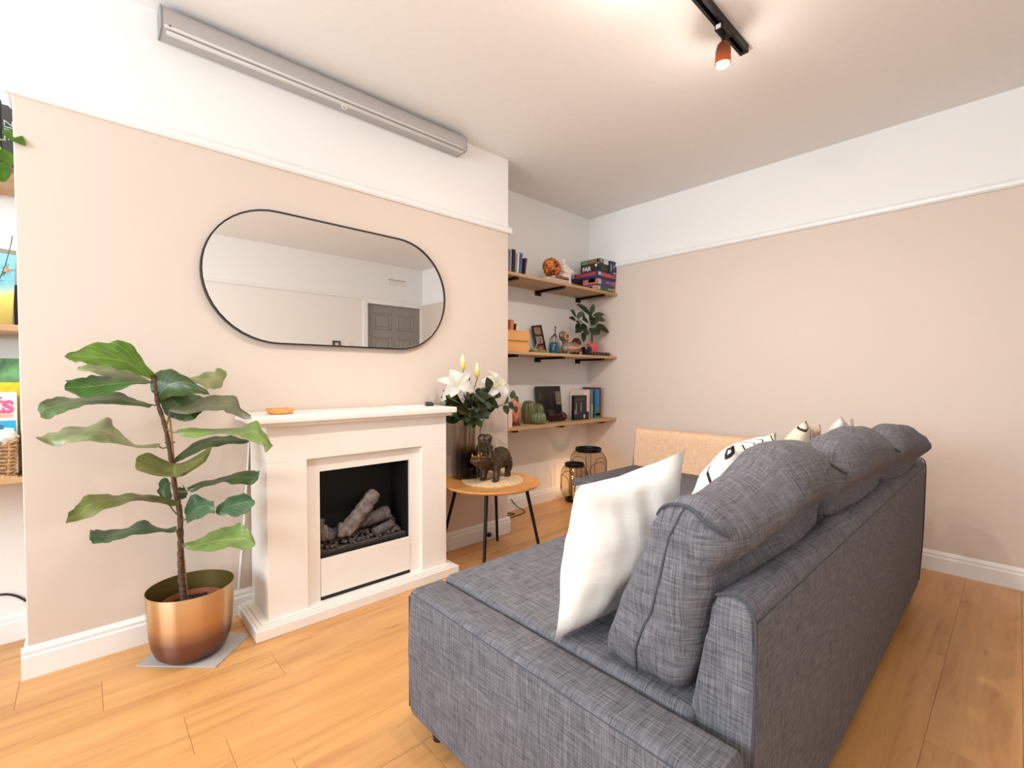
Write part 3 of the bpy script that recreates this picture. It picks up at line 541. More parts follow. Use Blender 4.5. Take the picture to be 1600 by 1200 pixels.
 ('c8',[((0.265,2.240,0.616),(0.272,2.240,0.609),(0.285,2.240,0.610)),((0.268,2.260,0.650),(0.283,2.260,0.633),(0.299,2.260,0.620)),((0.277,2.280,0.650),(0.284,2.280,0.646),(0.291,2.280,0.640))]),
]
def leaf_mesh(name, st, m, parent, sub=4, nv=8, th=.0012, wav=.009, seed=0):
    E = [spline([s[j] for s in st], sub) for j in range(3)]; n = len(E[0]); bm = BM(); uvl = bm.loops.layers.uv.new('UVMap'); uvs = {}
    grid = []
    for i in range(n):
        row = []
        for k in range(nv+1):
            t = k/nv
            a, c, b2 = E[0][i], E[1][i], E[2][i]
            p = a*(2*(t-.5)*(t-1))+c*(4*t*(1-t))+b2*(2*t*(t-.5))
            e = abs(t-.5)*2
            p = p+Vector((noise.noise(Vector((i*.45, k*.3, seed))), noise.noise(Vector((i*.45, k*.3, seed+9))), noise.noise(Vector((i*.45, k*.3, seed+5)))))*wav*e
            v = bm.verts.new(p); uvs[v] = (i/(n-1), t); row.append(v)
        grid.append(row)
    for i in range(n-1):
        for k in range(nv):
            try: bm.faces.new((grid[i][k], grid[i][k+1], grid[i+1][k+1], grid[i+1][k]))
            except ValueError: pass
    for f in bm.faces:
        for l in f.loops: l[uvl].uv = uvs[l.vert]
    bmesh.ops.recalc_face_normals(bm, faces=bm.faces[:])
    bmesh.ops.solidify(bm, geom=bm.faces[:], thickness=th)
    return link(name, bm, m, parent, angle=70)
for i, (k, st) in enumerate(LEAVES):
    lf = leaf_mesh('leaf', st, LM[LC[k]], fig, seed=i*3.1)
    b0 = Vector(st[0][1]); near = min((Vector((.2655, 2.19, .40)), Vector((.2655, 2.19, .45)), Vector((.264, 2.19, .55)), Vector((.25, 2.19, .66)), Vector((.241, 2.19, .76)), Vector((.230, 2.185, .83)), Vector((.2232, 2.18, .90)), Vector((.1992, 2.17, 1.0)), Vector((.188, 2.172, 1.09))), key=lambda q: (q-b0).length+(.12 if q.z > b0.z+.02 else 0))
    if (near-b0).length > .012 and k not in ('c3',):
        bm = BM(); tube(bm, spline([near, near.lerp(b0, .5)+Vector((0, 0, -.008)), b0], 4), .0028, 6); link('petiole', bm, mat('fig_petiole', (112, 98, 66), .7), lf)

# ================================================================ CORNER SOFA
m_sofa = fabric('grey_linen_weave', (68, 67, 72), (128, 126, 131))
m_seam = mat('grey_piping', (70, 72, 78), .9)
so = thing('corner_sofa', 'grey fabric corner sofa with chaise standing on oak floor', 'sofa', (1.9, .8, 0))
ax0, ax1, xe, yb, zt = .715, .832, 3.05, .303, .456
def rbox(name, lo_, hi, bev=.018, seg=3, wob=.003, m=m_sofa, parent=None, cuts=0):
    bm = BM(); box(bm, lo_, hi, bev, seg)
    return link(name, bm, m, parent or so, angle=50)
bm = BM(); prism(bm, [(yb, .068), (1.222, .068), (1.240, .080), (1.243, .26), (1.240, .440), (1.222, zt), (yb+.01, zt), (yb, .44)], 'x', ax0, ax1, .016, 3)
arm = link('arm', bm, m_sofa, so, angle=50)
bm = BM(); tube(bm, [(ax0+.003, yb+.02, zt-.012), (ax0+.003, 1.225, zt-.012)], .0028, 6); tube(bm, spline([(ax0+.003, 1.2385, .09), (ax0+.003, 1.2385, .43)], 2), .0025, 6)
link('seam', bm, m_seam, arm)
prof = [(.316, .070), (.306, .30), (.302, .60), (.304, .675), (.316, .697), (.345, .704), (.370, .694), (.381, .668), (.388, .61), (.416, .45), (.420, .070)]
bm = BM(); prism(bm, prof, 'x', .855, xe, .012, 3); bp_ = link('back_panel', bm, m_sofa, so, angle=50)
bm = BM()
for x in (.8575, xe-.003): tube(bm, spline([(x, u, v) for u, v in [(.3145, .09), (.3045, .30), (.3005, .60), (.303, .676), (.3155, .6985), (.345, .7055), (.371, .6955)]], 4), .0028, 6)
tube(bm, [(.87, .3035, .664), (xe-.012, .3035, .664)], .0016, 5)
link('seam', bm, m_seam, bp_)
rbox('seat_base', (ax1, .40, .070), (2.24, 1.215, .385), .012)
rbox('seat_cushion', (ax1+.004, .405, .372), (2.245, 1.228, .466), .018)
rbox('chaise_base', (2.25, .40, .070), (2.935, 1.865, .385), .012)
rbox('chaise_cushion', (2.25, .405, .372), (2.935, 1.880, .462), .018)
bm = BM(); prism(bm, [(xe, .070), (xe, .66), (xe-.015, .695), (xe-.05, .703), (xe-.085, .693), (xe-.098, .66), (xe-.116, .45), (xe-.116, .070)], 'y', .424, 1.888, .014, 3)
link('side_panel', bm, m_sofa, so, angle=50)
m_foot = mat('black_foot', (24, 22, 22), .5)
for x, y in ((.775, 1.165), (.775, .36), (2.29, 1.83), (3.0, 1.83), (3.0, .36), (2.0, .36), (2.0, 1.18)):
    bm = BM(); lathe(bm, [(0, 0), (.018, 0), (.024, .07), (0, .07)], (x, y, 0), 16); link('foot', bm, m_foot, so)
# loose back cushions (box cushions leaning on the panel)
def box_cushion(name, label, x0, x1, prof8, ridge, seed, n=13, m=m_sofa, bulge=.045):
    """prof8: near and far cross-sections, each (front-bottom, back-bottom, back-top, front-top) in (y, z)"""
    near, far = prof8
    def F(a, b, c):
        q = (abs(a)**12+abs(b)**7+abs(c)**9)**(1/9) if max(abs(a), abs(b), abs(c)) > 0 else 1
        mxx = max(abs(a), abs(b), abs(c)); s = mxx/q if q else 1
        a, b, c = a*s, b*s, c*s
        u, t, vv = (a+1)/2, (b+1)/2, (c+1)/2
        def sec(P):
            fb, bb, bt, ft = [Vector((0, y, z)) for y, z in P]
            return (bb.lerp(fb, t)).lerp(bt.lerp(ft, t), vv)
        p = sec(near).lerp(sec(far), u); p.x = x0+(x1-x0)*u
        p.x += .02*(vv-.5)
        e = max(0, 1-a*a)*max(0, 1-c*c)
        p.y += (bulge*b*.55)*e
        k = next(i for i in range(1, len(ridge)) if p.x <= ridge[i][0] or i == len(ridge)-1); (xa_, za_), (xb_, zb_) = ridge[k-1], ridge[k]
        q2 = min(1, max(0, (p.x-xa_)/(xb_-xa_))); q2 = q2*q2*(3-2*q2)
        p.z += (.035*max(0, 1-b*b)+(za_+(zb_-za_)*q2-.86))*max(0, c)
        if b < 0: p.y += (-.022*math.exp(-((vv-.90)/.09)**2)+.024*math.exp(-((vv-.72)/.07)**2))*-b*(1-a**6)
        d = noise.noise(Vector((p.x*5+seed, p.y*7, p.z*9)))*.009+noise.noise(Vector((p.x*3+seed, p.y*16, p.z*24)))*.005
        low = max(0, 1-vv*3.2)
        p.y += d*(1 if b > 0 else -1); p.z += .6*d*(c > .2); p.x += (noise.noise(Vector((seed, p.y*14, p.z*22)))*.016)*(abs(a) > .6)*(1+low)*(-1 if a < 0 else 1)
        return p
    bm = BM(); L = [-1+2*i/n for i in range(n+1)]; V = {}
    def vert(a, b, c):
        k = (round(a, 5), round(b, 5), round(c, 5))
        if k not in V: V[k] = bm.verts.new(F(a, b, c))
        return V[k]
    NA, NB, NC = [-1+2*i/26 for i in range(27)], [-1+2*i/8 for i in range(9)], [-1+2*i/20 for i in range(21)]
    for s in (-1, 1):
        for A1, A2 in zip(NA, NA[1:]):
            for C1, C2 in zip(NC, NC[1:]): bm.faces.new((vert(A1, s, C1), vert(A2, s, C1), vert(A2, s, C2), vert(A1, s, C2)))
        for B1, B2 in zip(NB, NB[1:]):
            for C1, C2 in zip(NC, NC[1:]): bm.faces.new((vert(s, B1, C1), vert(s, B2, C1), vert(s, B2, C2), vert(s, B1, C2)))
        for A1, A2 in zip(NA, NA[1:]):
            for B1, B2 in zip(NB, NB[1:]): bm.faces.new((vert(A1, B1, s), vert(A2, B1, s), vert(A2, B2, s), vert(A1, B2, s)))
    root = link(name, bm, m, angle=80)
    tag(root, label, 'cushion', 'back cushions leaning along the sofa')
    bm = BM(); off = Vector((-.001, 0, 0))
    tube(bm, [F(-1, .05, -1+1.9*i/24)+off for i in range(25)], .0024, 6)
    tube(bm, [F(-1, -1+2*i/14, .90)+Vector((-.002, 0, .002)) for i in range(15)], .0036, 6)
    sm = link('piping', bm, m_seam, root)
    return root
P_ = lambda sl=0: [(.640, .466), (.430, .466), (.352-sl, .815), (.488-sl, .835)]
box_cushion('back_cushion', 'grey back cushion nearest the low arm, pinched corner, behind white cushion', .835, 1.532, (P_(-.005), P_(.02)), [(.80, .880), (.94, .862), (1.08, .884), (1.27, .930), (1.42, .926), (1.56, .898)], 1.3)
box_cushion('back_cushion', 'middle grey back cushion between the two other grey ones', 1.560, 2.245, (P_(.035), P_(.05)), [(1.55, .895), (1.68, .922), (1.88, .935), (2.08, .922), (2.27, .885)], 5.1)
box_cushion('back_cushion', 'far grey back cushion in the sofa corner, leaning over the panel', 2.272, 2.905, (P_(.06), P_(.085)), [(2.25, .880), (2.40, .908), (2.65, .892), (2.82, .858), (2.95, .812)], 8.8)
# scatter cushions
def pillow(name, label, bl, br, tr, tl, th, m, seed=0, n=22, pinch=.07, wr=.010, group=None, dome=.42):
    bl, br, tr, tl = map(Vector, (bl, br, tr, tl)); nrm = ((br-bl).cross(tl-bl)).normalized()
    bm = BM(); uvl = bm.loops.layers.uv.new('UVMap'); G = {}
    for s in (1, -1):
        for i in range(n+1):
            for j in range(n+1):
                u, v = i/n, j/n; edge = i in (0, n) or j in (0, n)
                if edge and s == -1: G[s, i, j] = G[1, i, j]; continue
                uu = .5+(u-.5)*(1-pinch*math.sin(pi*v)); vv = .5+(v-.5)*(1-pinch*math.sin(pi*u))
                p = bl*(1-uu)*(1-vv)+br*uu*(1-vv)+tr*uu*vv+tl*(1-uu)*vv
                h = max(0, (1-(2*u-1)**2)*(1-(2*v-1)**2))**dome
                ns = noise.noise(Vector((u*3.2+seed, v*5.5, s*2)))*wr+noise.noise(Vector((u*9+seed, v*4, s*3.3)))*wr*.6
                edgew = min(1, 6*min(u, 1-u, v, 1-v)+.15)
                p = p+nrm*(s*th/2*h+ns*edgew)
                G[s, i, j] = bm.verts.new(p)
    for s in (1, -1):
        for i in range(n):
            for j in range(n):
                f = bm.faces.new((G[s, i, j], G[s, i+1, j], G[s, i+1, j+1], G[s, i, j+1]))
                for l, (a, b) in zip(f.loops, ((i, j), (i+1, j), (i+1, j+1), (i, j+1))): l[uvl].uv = (a/n, b/n)
    o = link(name, bm, m, angle=80); return tag(o, label, 'cushion', group)
m_wc = fabric('cream_cotton', (243, 237, 228), (252, 249, 244), 300, .9, .15)
pillow('scatter_cushion', 'plain cream cushion standing in front of the nearest grey back cushion', (.812, .732, .468), (1.25, .735, .472), (1.125, .568, .915), (.824, .680, .850), .17, m_wc, 2.2, wr=.016, dome=.58)
m, nt, b = nodes('white_with_black_lines'); uv = N(nt, 'ShaderNodeUVMap'); mp = N(nt, 'ShaderNodeMapping'); mp.inputs['Rotation'].default_value = (0, 0, .6)
wv = N(nt, 'ShaderNodeTexWave', Scale=1.7, Distortion=4.5, Detail=1.0); nt.links.new(uv.outputs[0], mp.inputs[0]); nt.links.new(mp.outputs[0], wv.inputs['Vector'])
wv.inputs['Detail Scale'].default_value = 1.2
r = ramp(nt, [(0, srgb((40, 32, 30))), (.035, srgb((40, 32, 30))), (.06, srgb((240, 233, 224)))]); nt.links.new(wv.outputs['Fac'], r.inputs['Fac']); nt.links.new(r.outputs['Color'], b.inputs['Base Color']); b.inputs['Roughness'].default_value = .9
m_line = m
m, nt, b = nodes('cream_with_zigzag_lines'); uv = N(nt, 'ShaderNodeUVMap'); wv = N(nt, 'ShaderNodeTexWave', Scale=2.2, Distortion=9.0, Detail=0.0); nt.links.new(uv.outputs[0], wv.inputs['Vector']); wv.inputs['Detail Scale'].default_value = 2.0
r = ramp(nt, [(0, srgb((58, 42, 36))), (.03, srgb((58, 42, 36))), (.06, srgb((236, 212, 188)))]); nt.links.new(wv.outputs['Fac'], r.inputs['Fac']); nt.links.new(r.outputs['Color'], b.inputs['Base Color']); b.inputs['Roughness'].default_value = .9
m_zig = m
pillow('scatter_cushion', 'white cushion with thin black curved lines, behind first grey back cushion', (1.47, .80, .474), (1.90, .82, .474), (1.97, .63, .885), (1.57, .635, .872), .16, m_line, 4.4)
pillow('scatter_cushion', 'cream cushion with black zigzag lines peeking over middle grey cushion', (2.18, .81, .474), (2.56, .81, .474), (2.60, .64, .872), (2.34, .63, .908), .13, m_zig, 7.7)
m_fluff = mat('fluffy_white_yarn', (246, 240, 232), .95, var=.05, scale=90, bump=.8)
pillow('scatter_cushion', 'fluffy white cushion peeking over grey cushions near the sofa corner', (2.70, .69, .466), (2.90, .69, .466), (2.88, .565, .890), (2.665, .57, .912), .10, m_fluff, 11, wr=.02)
# throw over the side panel
bm = BM(); path = [(2.922, .435), (2.930, .52), (2.940, .62), (2.946, .68), (2.958, .712), (2.985, .724), (3.02, .724), (3.048, .712), (3.062, .68), (3.064, .55), (3.064, .36)]
ys = [.70+(1.872-.70)*i/30 for i in range(31)]; sp = spline([(x, 0, z) for x, z in path], 3); rows = []
for y in ys:
    k = noise.noise(Vector((y*6, 0, 0)))
    rows.append([bm.verts.new((p.x+(-1 if p.x < 2.99 else 1)*(.004+.006*noise.noise(Vector((y*7, p.z*6, 1))))+ (0), y+.006*noise.noise(Vector((p.z*8, y, 2))), p.z+.004*noise.noise(Vector((y*9, p.x*9, 3)))+(.008*k if p.z < .5 else 0))) for p in sp])
for A, B in zip(rows, rows[1:]):
    for k in range(len(A)-1): bm.faces.new((A[k], A[k+1], B[k+1], B[k]))
bmesh.ops.recalc_face_normals(bm, faces=bm.faces[:]); bmesh.ops.solidify(bm, geom=bm.faces[:], thickness=.005)
tag(link('throw_blanket', bm, fabric('beige_throw_weave', (206, 164, 130), (234, 198, 166), 260, .95, .3), angle=80), 'beige woven throw draped over the sofa side panel against the wall', 'blanket')
# ================================================================ SIDE TABLE AND WHAT STANDS ON IT
TX, TYc, TZ = 1.776, 2.110, .475
tb = thing('side_table', 'round oak side table on four thin black legs right of the fireplace', 'table', (TX, TYc, 0))
m_oak = wood('oak_veneer', (188, 124, 62), (222, 160, 92), 'x', .4, 1.6)
bm = BM(); lathe(bm, [(0, TZ-.020), (.262, TZ-.020), (.284, TZ-.012), (.291, TZ-.004), (.2905, TZ), (.287, TZ+.001), (.282, TZ-.002), (0, TZ-.002)], (TX, TYc, 0), 64); link('tabletop', bm, m_oak, tb)
for a, rf in ((42.6, .325), (132.6, .318), (222.6, .318), (312.6, .305)):
    a = math.radians(a); c, s = math.cos(a), math.sin(a)
    bm = BM(); tube(bm, [(TX+.205*c, TYc+.205*s, TZ-.018), (TX+rf*c, TYc+rf*s, .004)], [.0105, .0085], 12); tube(bm, [(TX+rf*c, TYc+rf*s, .006), (TX+rf*c, TYc+rf*s, 0)], .009, 12)
    link('leg', bm, m_blk, tb)
TZ -= .002
m_jute = mat('braided_jute', (222, 192, 150), .95, var=.22, scale=140, bump=.8)
pmx, pmy, pmr = 1.80, 2.125, .188
bm = BM(); random.seed(2)
for k in range(13):
    R = .010+.0142*k+.0; nseg = max(14, int(2*pi*R/.0105))
    for i in range(nseg):
        a = 2*pi*i/nseg+k*.3; a2 = a+2*pi/nseg*1.25
        q = .0035 if i % 2 else -.0035
        tube(bm, [(pmx+(R+q)*math.cos(a), pmy+(R+q)*math.sin(a), TZ+.003), (pmx+(R)*math.cos((a+a2)/2), pmy+(R)*math.sin((a+a2)/2), TZ+.0062), (pmx+(R-q)*math.cos(a2), pmy+(R-q)*math.sin(a2), TZ+.003)], [.0032, .0042, .0032], 5)
lathe(bm, [(0, TZ+.0002), (pmr-.004, TZ+.0002), (pmr-.004, TZ+.003), (0, TZ+.003)], (pmx, pmy, 0), 40)
tag(link('placemat', bm, m_jute), 'round braided jute placemat on the oak side table', 'placemat')
# smoked glass vase
VX, VY = 1.735, 2.292
m, nt, b = nodes('ombre_smoked_glass'); tc = N(nt, 'ShaderNodeTexCoord'); sx = N(nt, 'ShaderNodeSeparateXYZ'); nt.links.new(tc.outputs['Object'], sx.inputs[0])
mrg = N(nt, 'ShaderNodeMapRange'); mrg.inputs['From Max'].default_value = .33; nt.links.new(sx.outputs[2], mrg.inputs['Value'])
r = ramp(nt, [(.0, srgb((66, 42, 32))), (.36, srgb((88, 62, 50))), (.50, srgb((204, 188, 168))), (.62, srgb((250, 246, 240))), (1, srgb((252, 249, 245)))]); nt.links.new(mrg.outputs[0], r.inputs['Fac'])
out = nt.nodes['Material Output']; nt.nodes.remove(b)
tr = N(nt, 'ShaderNodeBsdfTransparent'); gl = N(nt, 'ShaderNodeBsdfGlossy', Roughness=.06); mx = N(nt, 'ShaderNodeMixShader'); fr = N(nt, 'ShaderNodeLayerWeight', Blend=.25)
nt.links.new(r.outputs['Color'], tr.inputs[0]); nt.links.new(fr.outputs['Facing'], mx.inputs[0]); nt.links.new(tr.outputs[0], mx.inputs[1]); nt.links.new(gl.outputs[0], mx.inputs[2]); nt.links.new(mx.outputs[0], out.inputs['Surface'])
vase = thing('glass_vase', 'tall smoky brown ribbed glass vase holding lilies on the side table', 'vase', (VX, VY, TZ))
bm = BM(); seg = 48
def vr(k, r): return r*(1+.018*math.cos(k*2*pi/seg*12))
pr = [(.080, 0), (.086, .01), (.087, .08), (.084, .18), (.080, .26), (.079, .325), (.076, .325), (.077, .26), (.081, .18), (.083, .08), (.080, .02)]
rg = [[bm.verts.new((VX+vr(k, q)*math.cos(2*pi*k/seg), VY+vr(k, q)*math.sin(2*pi*k/seg), TZ+z)) for k in range(seg)] for q, z in pr]
for A, B in zip(rg, rg[1:]):
    for k in range(seg): bm.faces.new((A[k], A[(k+1) % seg], B[(k+1) % seg], B[k]))
bm.faces.new(rg[0][::-1]); bm.faces.new(rg[-1]); link('glass', bm, m, vase, angle=80)
# bouquet
bq = thing('lily_bouquet', 'bouquet of white lilies, buds and dark green leaves in the smoky vase', 'flowers', (VX, VY, TZ+.02))
m_petal = mat('lily_white_petal', (250, 247, 240), .5, var=.03, scale=60, bump=.1)
m_leafd = mat('bouquet_leaf_dark', (64, 82, 50), .45, var=.3, scale=40, bump=.2)
m_leafg = mat('bouquet_leaf_grey_green', (92, 110, 84), .55, var=.2, scale=40, bump=.2)
m_leafo = mat('bouquet_leaf_olive', (104, 104, 58), .5, var=.25, scale=40, bump=.2)
m_stem = mat('bouquet_stem', (92, 100, 56), .6)
m_bud = mat('lily_bud_yellow_green', (222, 204, 96), .5, var=.12)
m_budt = mat('lily_bud_cream', (246, 220, 176), .5)
def petal_bm(c, nrm, ang, L, W, curl, cup, tilt):
    n = Vector(nrm).normalized(); a = n.orthogonal().normalized(); a = Matrix.Rotation(ang, 3, n) @ a; s = n.cross(a)
    bm = BM(); rows = []; nu, nv = 10, 6
    for i in range(nu+1):
        t = i/nu; wv = W*(math.sin(pi*min(.98, t**.8*.95+.04)))**.75; rr = L*t*math.cos(tilt*(1-t*.4)); zz = L*(.55*t*math.sin(tilt)*(1.6-t)-curl*t**2.6)
        row = []
        for j in range(nv+1):
            q = (j/nv-.5)*2
            row.append(bm.verts.new(Vector(c)+a*rr+s*(wv*q)+n*(zz+cup*wv*q*q-.006*(1-abs(q))*t+.004*math.sin(t*9+q*3)*abs(q))))
        rows.append(row)
    for A, B in zip(rows, rows[1:]):
        for j in range(nv): bm.faces.new((A[j], A[j+1], B[j+1], B[j]))
    bmesh.ops.solidify(bm, geom=bm.faces[:], thickness=.0012); return bm
def lily(c, nrm, L, seed):
    random.seed(seed); c = Vector(c); n = Vector(nrm).normalized()
    bm = BM(); tube(bm, [c-n*.07, c-n*.03, c+n*.005], [.004, .010, .016], 12); ly = link('lily', bm, mat('lily_throat', (226, 226, 150), .5), bq)
    for k in range(6):
        inner = k % 2; ll = L*(1 if inner else .98)*random.uniform(.9, 1.08)
        link('petal', petal_bm(c-n*.004*(1-inner), n, k*pi/3+random.uniform(-.08, .08)+seed, ll, L*(.30 if inner else .23), random.uniform(.30, .55), .25, .60), m_petal, ly, angle=80)
    bm = BM()
    for k in range(6):
        d = n*.055+(Matrix.Rotation(k*pi/3, 3, n) @ n.orthogonal().normalized())*.022; tube(bm, [c, c+d*.6, c+d], .0012, 5); blob(bm, c+d, .004, 1, (1, 1, .6))
    tube(bm, [c, c+n*.065], .0018, 6); link('stamen', bm, mat('lily_stamen', (232, 222, 160), .5), ly)
lily((1.590, 2.19, 1.050), (-.40, -.86, .30), .125, 1)
lily((1.880, 2.175, 1.045), (.02, -.92, .38), .125, 2)
vt = Vector((VX, VY, TZ+.31))
for (c, top) in (((1.648, 2.215, 1.135), (1.636, 2.205, 1.225)), ((1.752, 2.215, 1.085), (1.748, 2.21, 1.180))):
    c, top = Vector(c), Vector(top); bm = BM(); tube(bm, spline([c, c.lerp(top, .25), c.lerp(top, .6), top], 4), [.004, .007, .010, .0125, .0135, .014, .0138, .013, .0115, .010, .0075, .005, .002], 10)
    bd = link('lily_bud', bm, m_bud, bq); bm = BM(); tube(bm, spline([c.lerp(top, .52), c.lerp(top, .8), top+(top-c)*.03], 4), [.0142, .0142, .0138, .013, .0118, .010, .0075, .005, .0015], 10); link('bud_tip', bm, m_budt, bd)
for e in ((1.60, 2.21, 1.02), (1.648, 2.215, 1.135), (1.752, 2.215, 1.085), (1.90, 2.235, 1.01), (2.04, 2.22, .935), (1.63, 2.20, .98), (1.83, 2.20, .98)):
    e = Vector(e); bm = BM(); tube(bm, spline([Vector((VX+(e.x-VX)*.18, VY, TZ+.03)), vt+Vector(((e.x-VX)*.3, (e.y-VY)*.3, 0)), vt.lerp(e, .55)+Vector((0, 0, .02)), e], 5), .003, 6); link('stem', bm, m_stem, bq)
def leaf_small(c, d, nrm, L, W, m, fold=.25, droop=.25):
    c, d = Vector(c), Vector(d).normalized(); n = Vector(nrm); n = (n-d*n.dot(d)).normalized(); s = n.cross(d); bm = BM(); rows = []
    for i in range(8):
        t = i/7; ww = W*math.sin(pi*(.03+.94*t**.85))**.8
        rows.append([bm.verts.new(c+d*L*t+s*ww*q+n*(fold*ww*abs(q)-droop*L*t*t)) for q in (-1, -.5, 0, .5, 1)])
    for A, B in zip(rows, rows[1:]):
        for j in range(4): bm.faces.new((A[j], A[j+1], B[j+1], B[j]))
    bmesh.ops.solidify(bm, geom=bm.faces[:], thickness=.0008); return bm
random.seed(12)
for k in range(84):
    a = random.uniform(0, 2*pi); R = random.uniform(.02, .125); z = random.uniform(.825, 1.01)-.25*max(0, R-.09)
    c = Vector((VX-.015+R*math.cos(a), VY-.045+R*.62*math.sin(a), z))
    d = Vector((math.cos(a)+random.uniform(-.5, .5), math.sin(a)*.6-.25, random.uniform(-.35, .5)))
    L = random.uniform(.065, .11); e = c+d.normalized()*L
    if e.y > 2.39: d.y = -abs(d.y)
    m = random.choice((m_leafd, m_leafd, m_leafd, m_leafg, m_leafo, m_leafo))
    link('leaf', leaf_small(c, d, (random.uniform(-.5, .3), -1, random.uniform(.1, .9)), L, L*random.uniform(.30, .42), m), m, bq, angle=80)
for c, d, m, L in (((2.02, 2.20, .955), (.25, -.2, .9), m_leafg, .055), ((2.05, 2.20, .955), (.9, 0, -.1), m_leafo, .045), ((1.985, 2.19, .925), (.6, -.3, -.5), m_leafd, .05), ((2.03, 2.19, .905), (.5, -.2, -.7), m_leafg, .05), ((1.94, 2.19, .93), (.3, -.4, .8), m_leafg, .055), ((1.955, 2.2, .915), (.3, -.4, -.8), m_leafd, .06), ((1.86, 2.17, .965), (.2, -.4, .8), m_leafg, .06), ((1.80, 2.16, 1.02), (-.3, -.3, .8), m_leafd, .075), ((1.545, 2.2, .95), (-.4, -.2, .5), m_leafd, .05), ((1.66, 2.22, 1.07), (.7, -.1, .6), m_leafd, .05), ((1.57, 2.20, .905), (-.5, -.3, -.3), m_leafd, .06)):
    link('leaf', leaf_small(c, d, (-.2, -1, .3), L, L*.42, m), m, bq, angle=80)
# hippo sculpture
HX, HY, HZ = 1.828, 2.128, TZ+.0095
m_brz = mat('dark_bronze', (74, 60, 44), .42, .55, var=.35, scale=60, bump=.25)
m_gold = mat('worn_gold', (196, 154, 78), .3, .9, var=.15)
hp = thing('hippo_sculpture', 'bronze hippo sculpture with gaping mouth on jute placemat', 'sculpture', (HX, HY, HZ))
ang = math.atan2(-.378, -.926); HM = Matrix.Translation((HX, HY, HZ)) @ Matrix.Rotation(ang, 4, 'Z')
bm = BM()
def hb(f, s, z, r, sc=(1, 1, 1), sub=3): blob(bm, (f, s, z), r, sub, sc)
def limb(pts, rs): tube(bm, spline(pts, 5), [rs[min(int(i/5), len(rs)-2)]*(1-(i % 5)/5)+rs[min(int(i/5)+1, len(rs)-1)]*((i % 5)/5) for i in range(5*(len(pts)-1)+1)], 14)
hb(-.066, 0, .118, .066, (1.0, .95, 1.0)); hb(-.03, 0, .110, .062, (1.2, .98, .95)); hb(.015, 0, .104, .056, (1.2, .98, .95)); hb(.055, 0, .108, .050, (1, .98, 1.05)); hb(.085, 0, .128, .044, (1, .95, 1))
for sgn in (1, -1):
    limb([(-.085, sgn*.030, .10), (-.100, sgn*.036, .060), (-.088, sgn*.037, .032), (-.092, sgn*.037, .008)], [.040, .027, .018, .019])
    blob(bm, (-.086, sgn*.037, .008), .020, 2, (1.15, .95, .42))
    limb([(.060, sgn*.032, .10), (.066, sgn*.040, .060), (.074, sgn*.042, .032), (.076, sgn*.042, .008)], [.034, .024, .018, .019])
    blob(bm, (.084, sgn*.042, .008), .021, 2, (1.2, .95, .42))
    for t in (-1, 0, 1):
        blob(bm, (.104, sgn*.042+t*.011, .006), .007, 1); blob(bm, (-.066, sgn*.037+t*.010, .006), .007, 1)
# head: upper jaw flung up, lower jaw out forward
limb([(.085, 0, .140), (.112, 0, .180), (.126, 0, .222), (.134, 0, .252)], [.042, .033, .030, .034])
for sgn in (1, -1):
    blob(bm, (.140, sgn*.017, .258), .027, 3, (1.05, 1.05, 1.0)); blob(bm, (.108, sgn*.028, .205), .012, 2); blob(bm, (.064, sgn*.034, .190), .010, 2, (.6, 1, 1.2))
    limb([(.154, sgn*.024, .240), (.148, sgn*.034, .205), (.146, sgn*.037, .165), (.160, sgn*.038, .145)], [.012, .009, .010, .013])
limb([(.095, 0, .128), (.14, 0, .125), (.19, 0, .132), (.232, 0, .144)], [.040, .038, .036, .030])
blob(bm, (.236, 0, .144), .036, 3, (1.05, 1.2, .58))
limb([(-.118, 0, .125), (-.130, 0, .100), (-.128, 0, .080)], [.007, .005, .004])
bm = fuse(bm, .0042, 3)
for v in bm.verts: v.co += v.normal*.0022*noise.noise(v.co*60)
bmesh.ops.transform(bm, matrix=HM, verts=bm.verts[:]); link('body', bm, m_brz, hp, angle=80)
bm = BM(); blob(bm, (0, 0, 0), 1, 3)
for v in bm.verts: v.co = Vector((.208+v.co.x*.066, v.co.y*.037, .156+.012*v.co.z*(1 if v.co.z < 0 else .35)+.010*(v.co.x**2+v.co.y**2)+.008*v.co.x))
bmesh.ops.transform(bm, matrix=HM, verts=bm.verts[:]); link('gilded_mouth', bm, m_gold, hp)['label'] = 'gold inside of lower jaw'
for sgn in (1, -1):
    bm = BM(); tube(bm, spline([(.246, sgn*.020, .154), (.250, sgn*.021, .170), (.246, sgn*.020, .182)], 3), [.0055, .005, .0045, .004, .003, .002, .0008], 8); bmesh.ops.transform(bm, matrix=HM, verts=bm.verts[:]); link('tusk', bm, m_gold, hp)
    bm = BM(); blob(bm, (.112, sgn*.0335, .206), .0044, 2); bmesh.ops.transform(bm, matrix=HM, verts=bm.verts[:]); link('eye', bm, mat('glossy_black', (12, 10, 9), .15), hp)

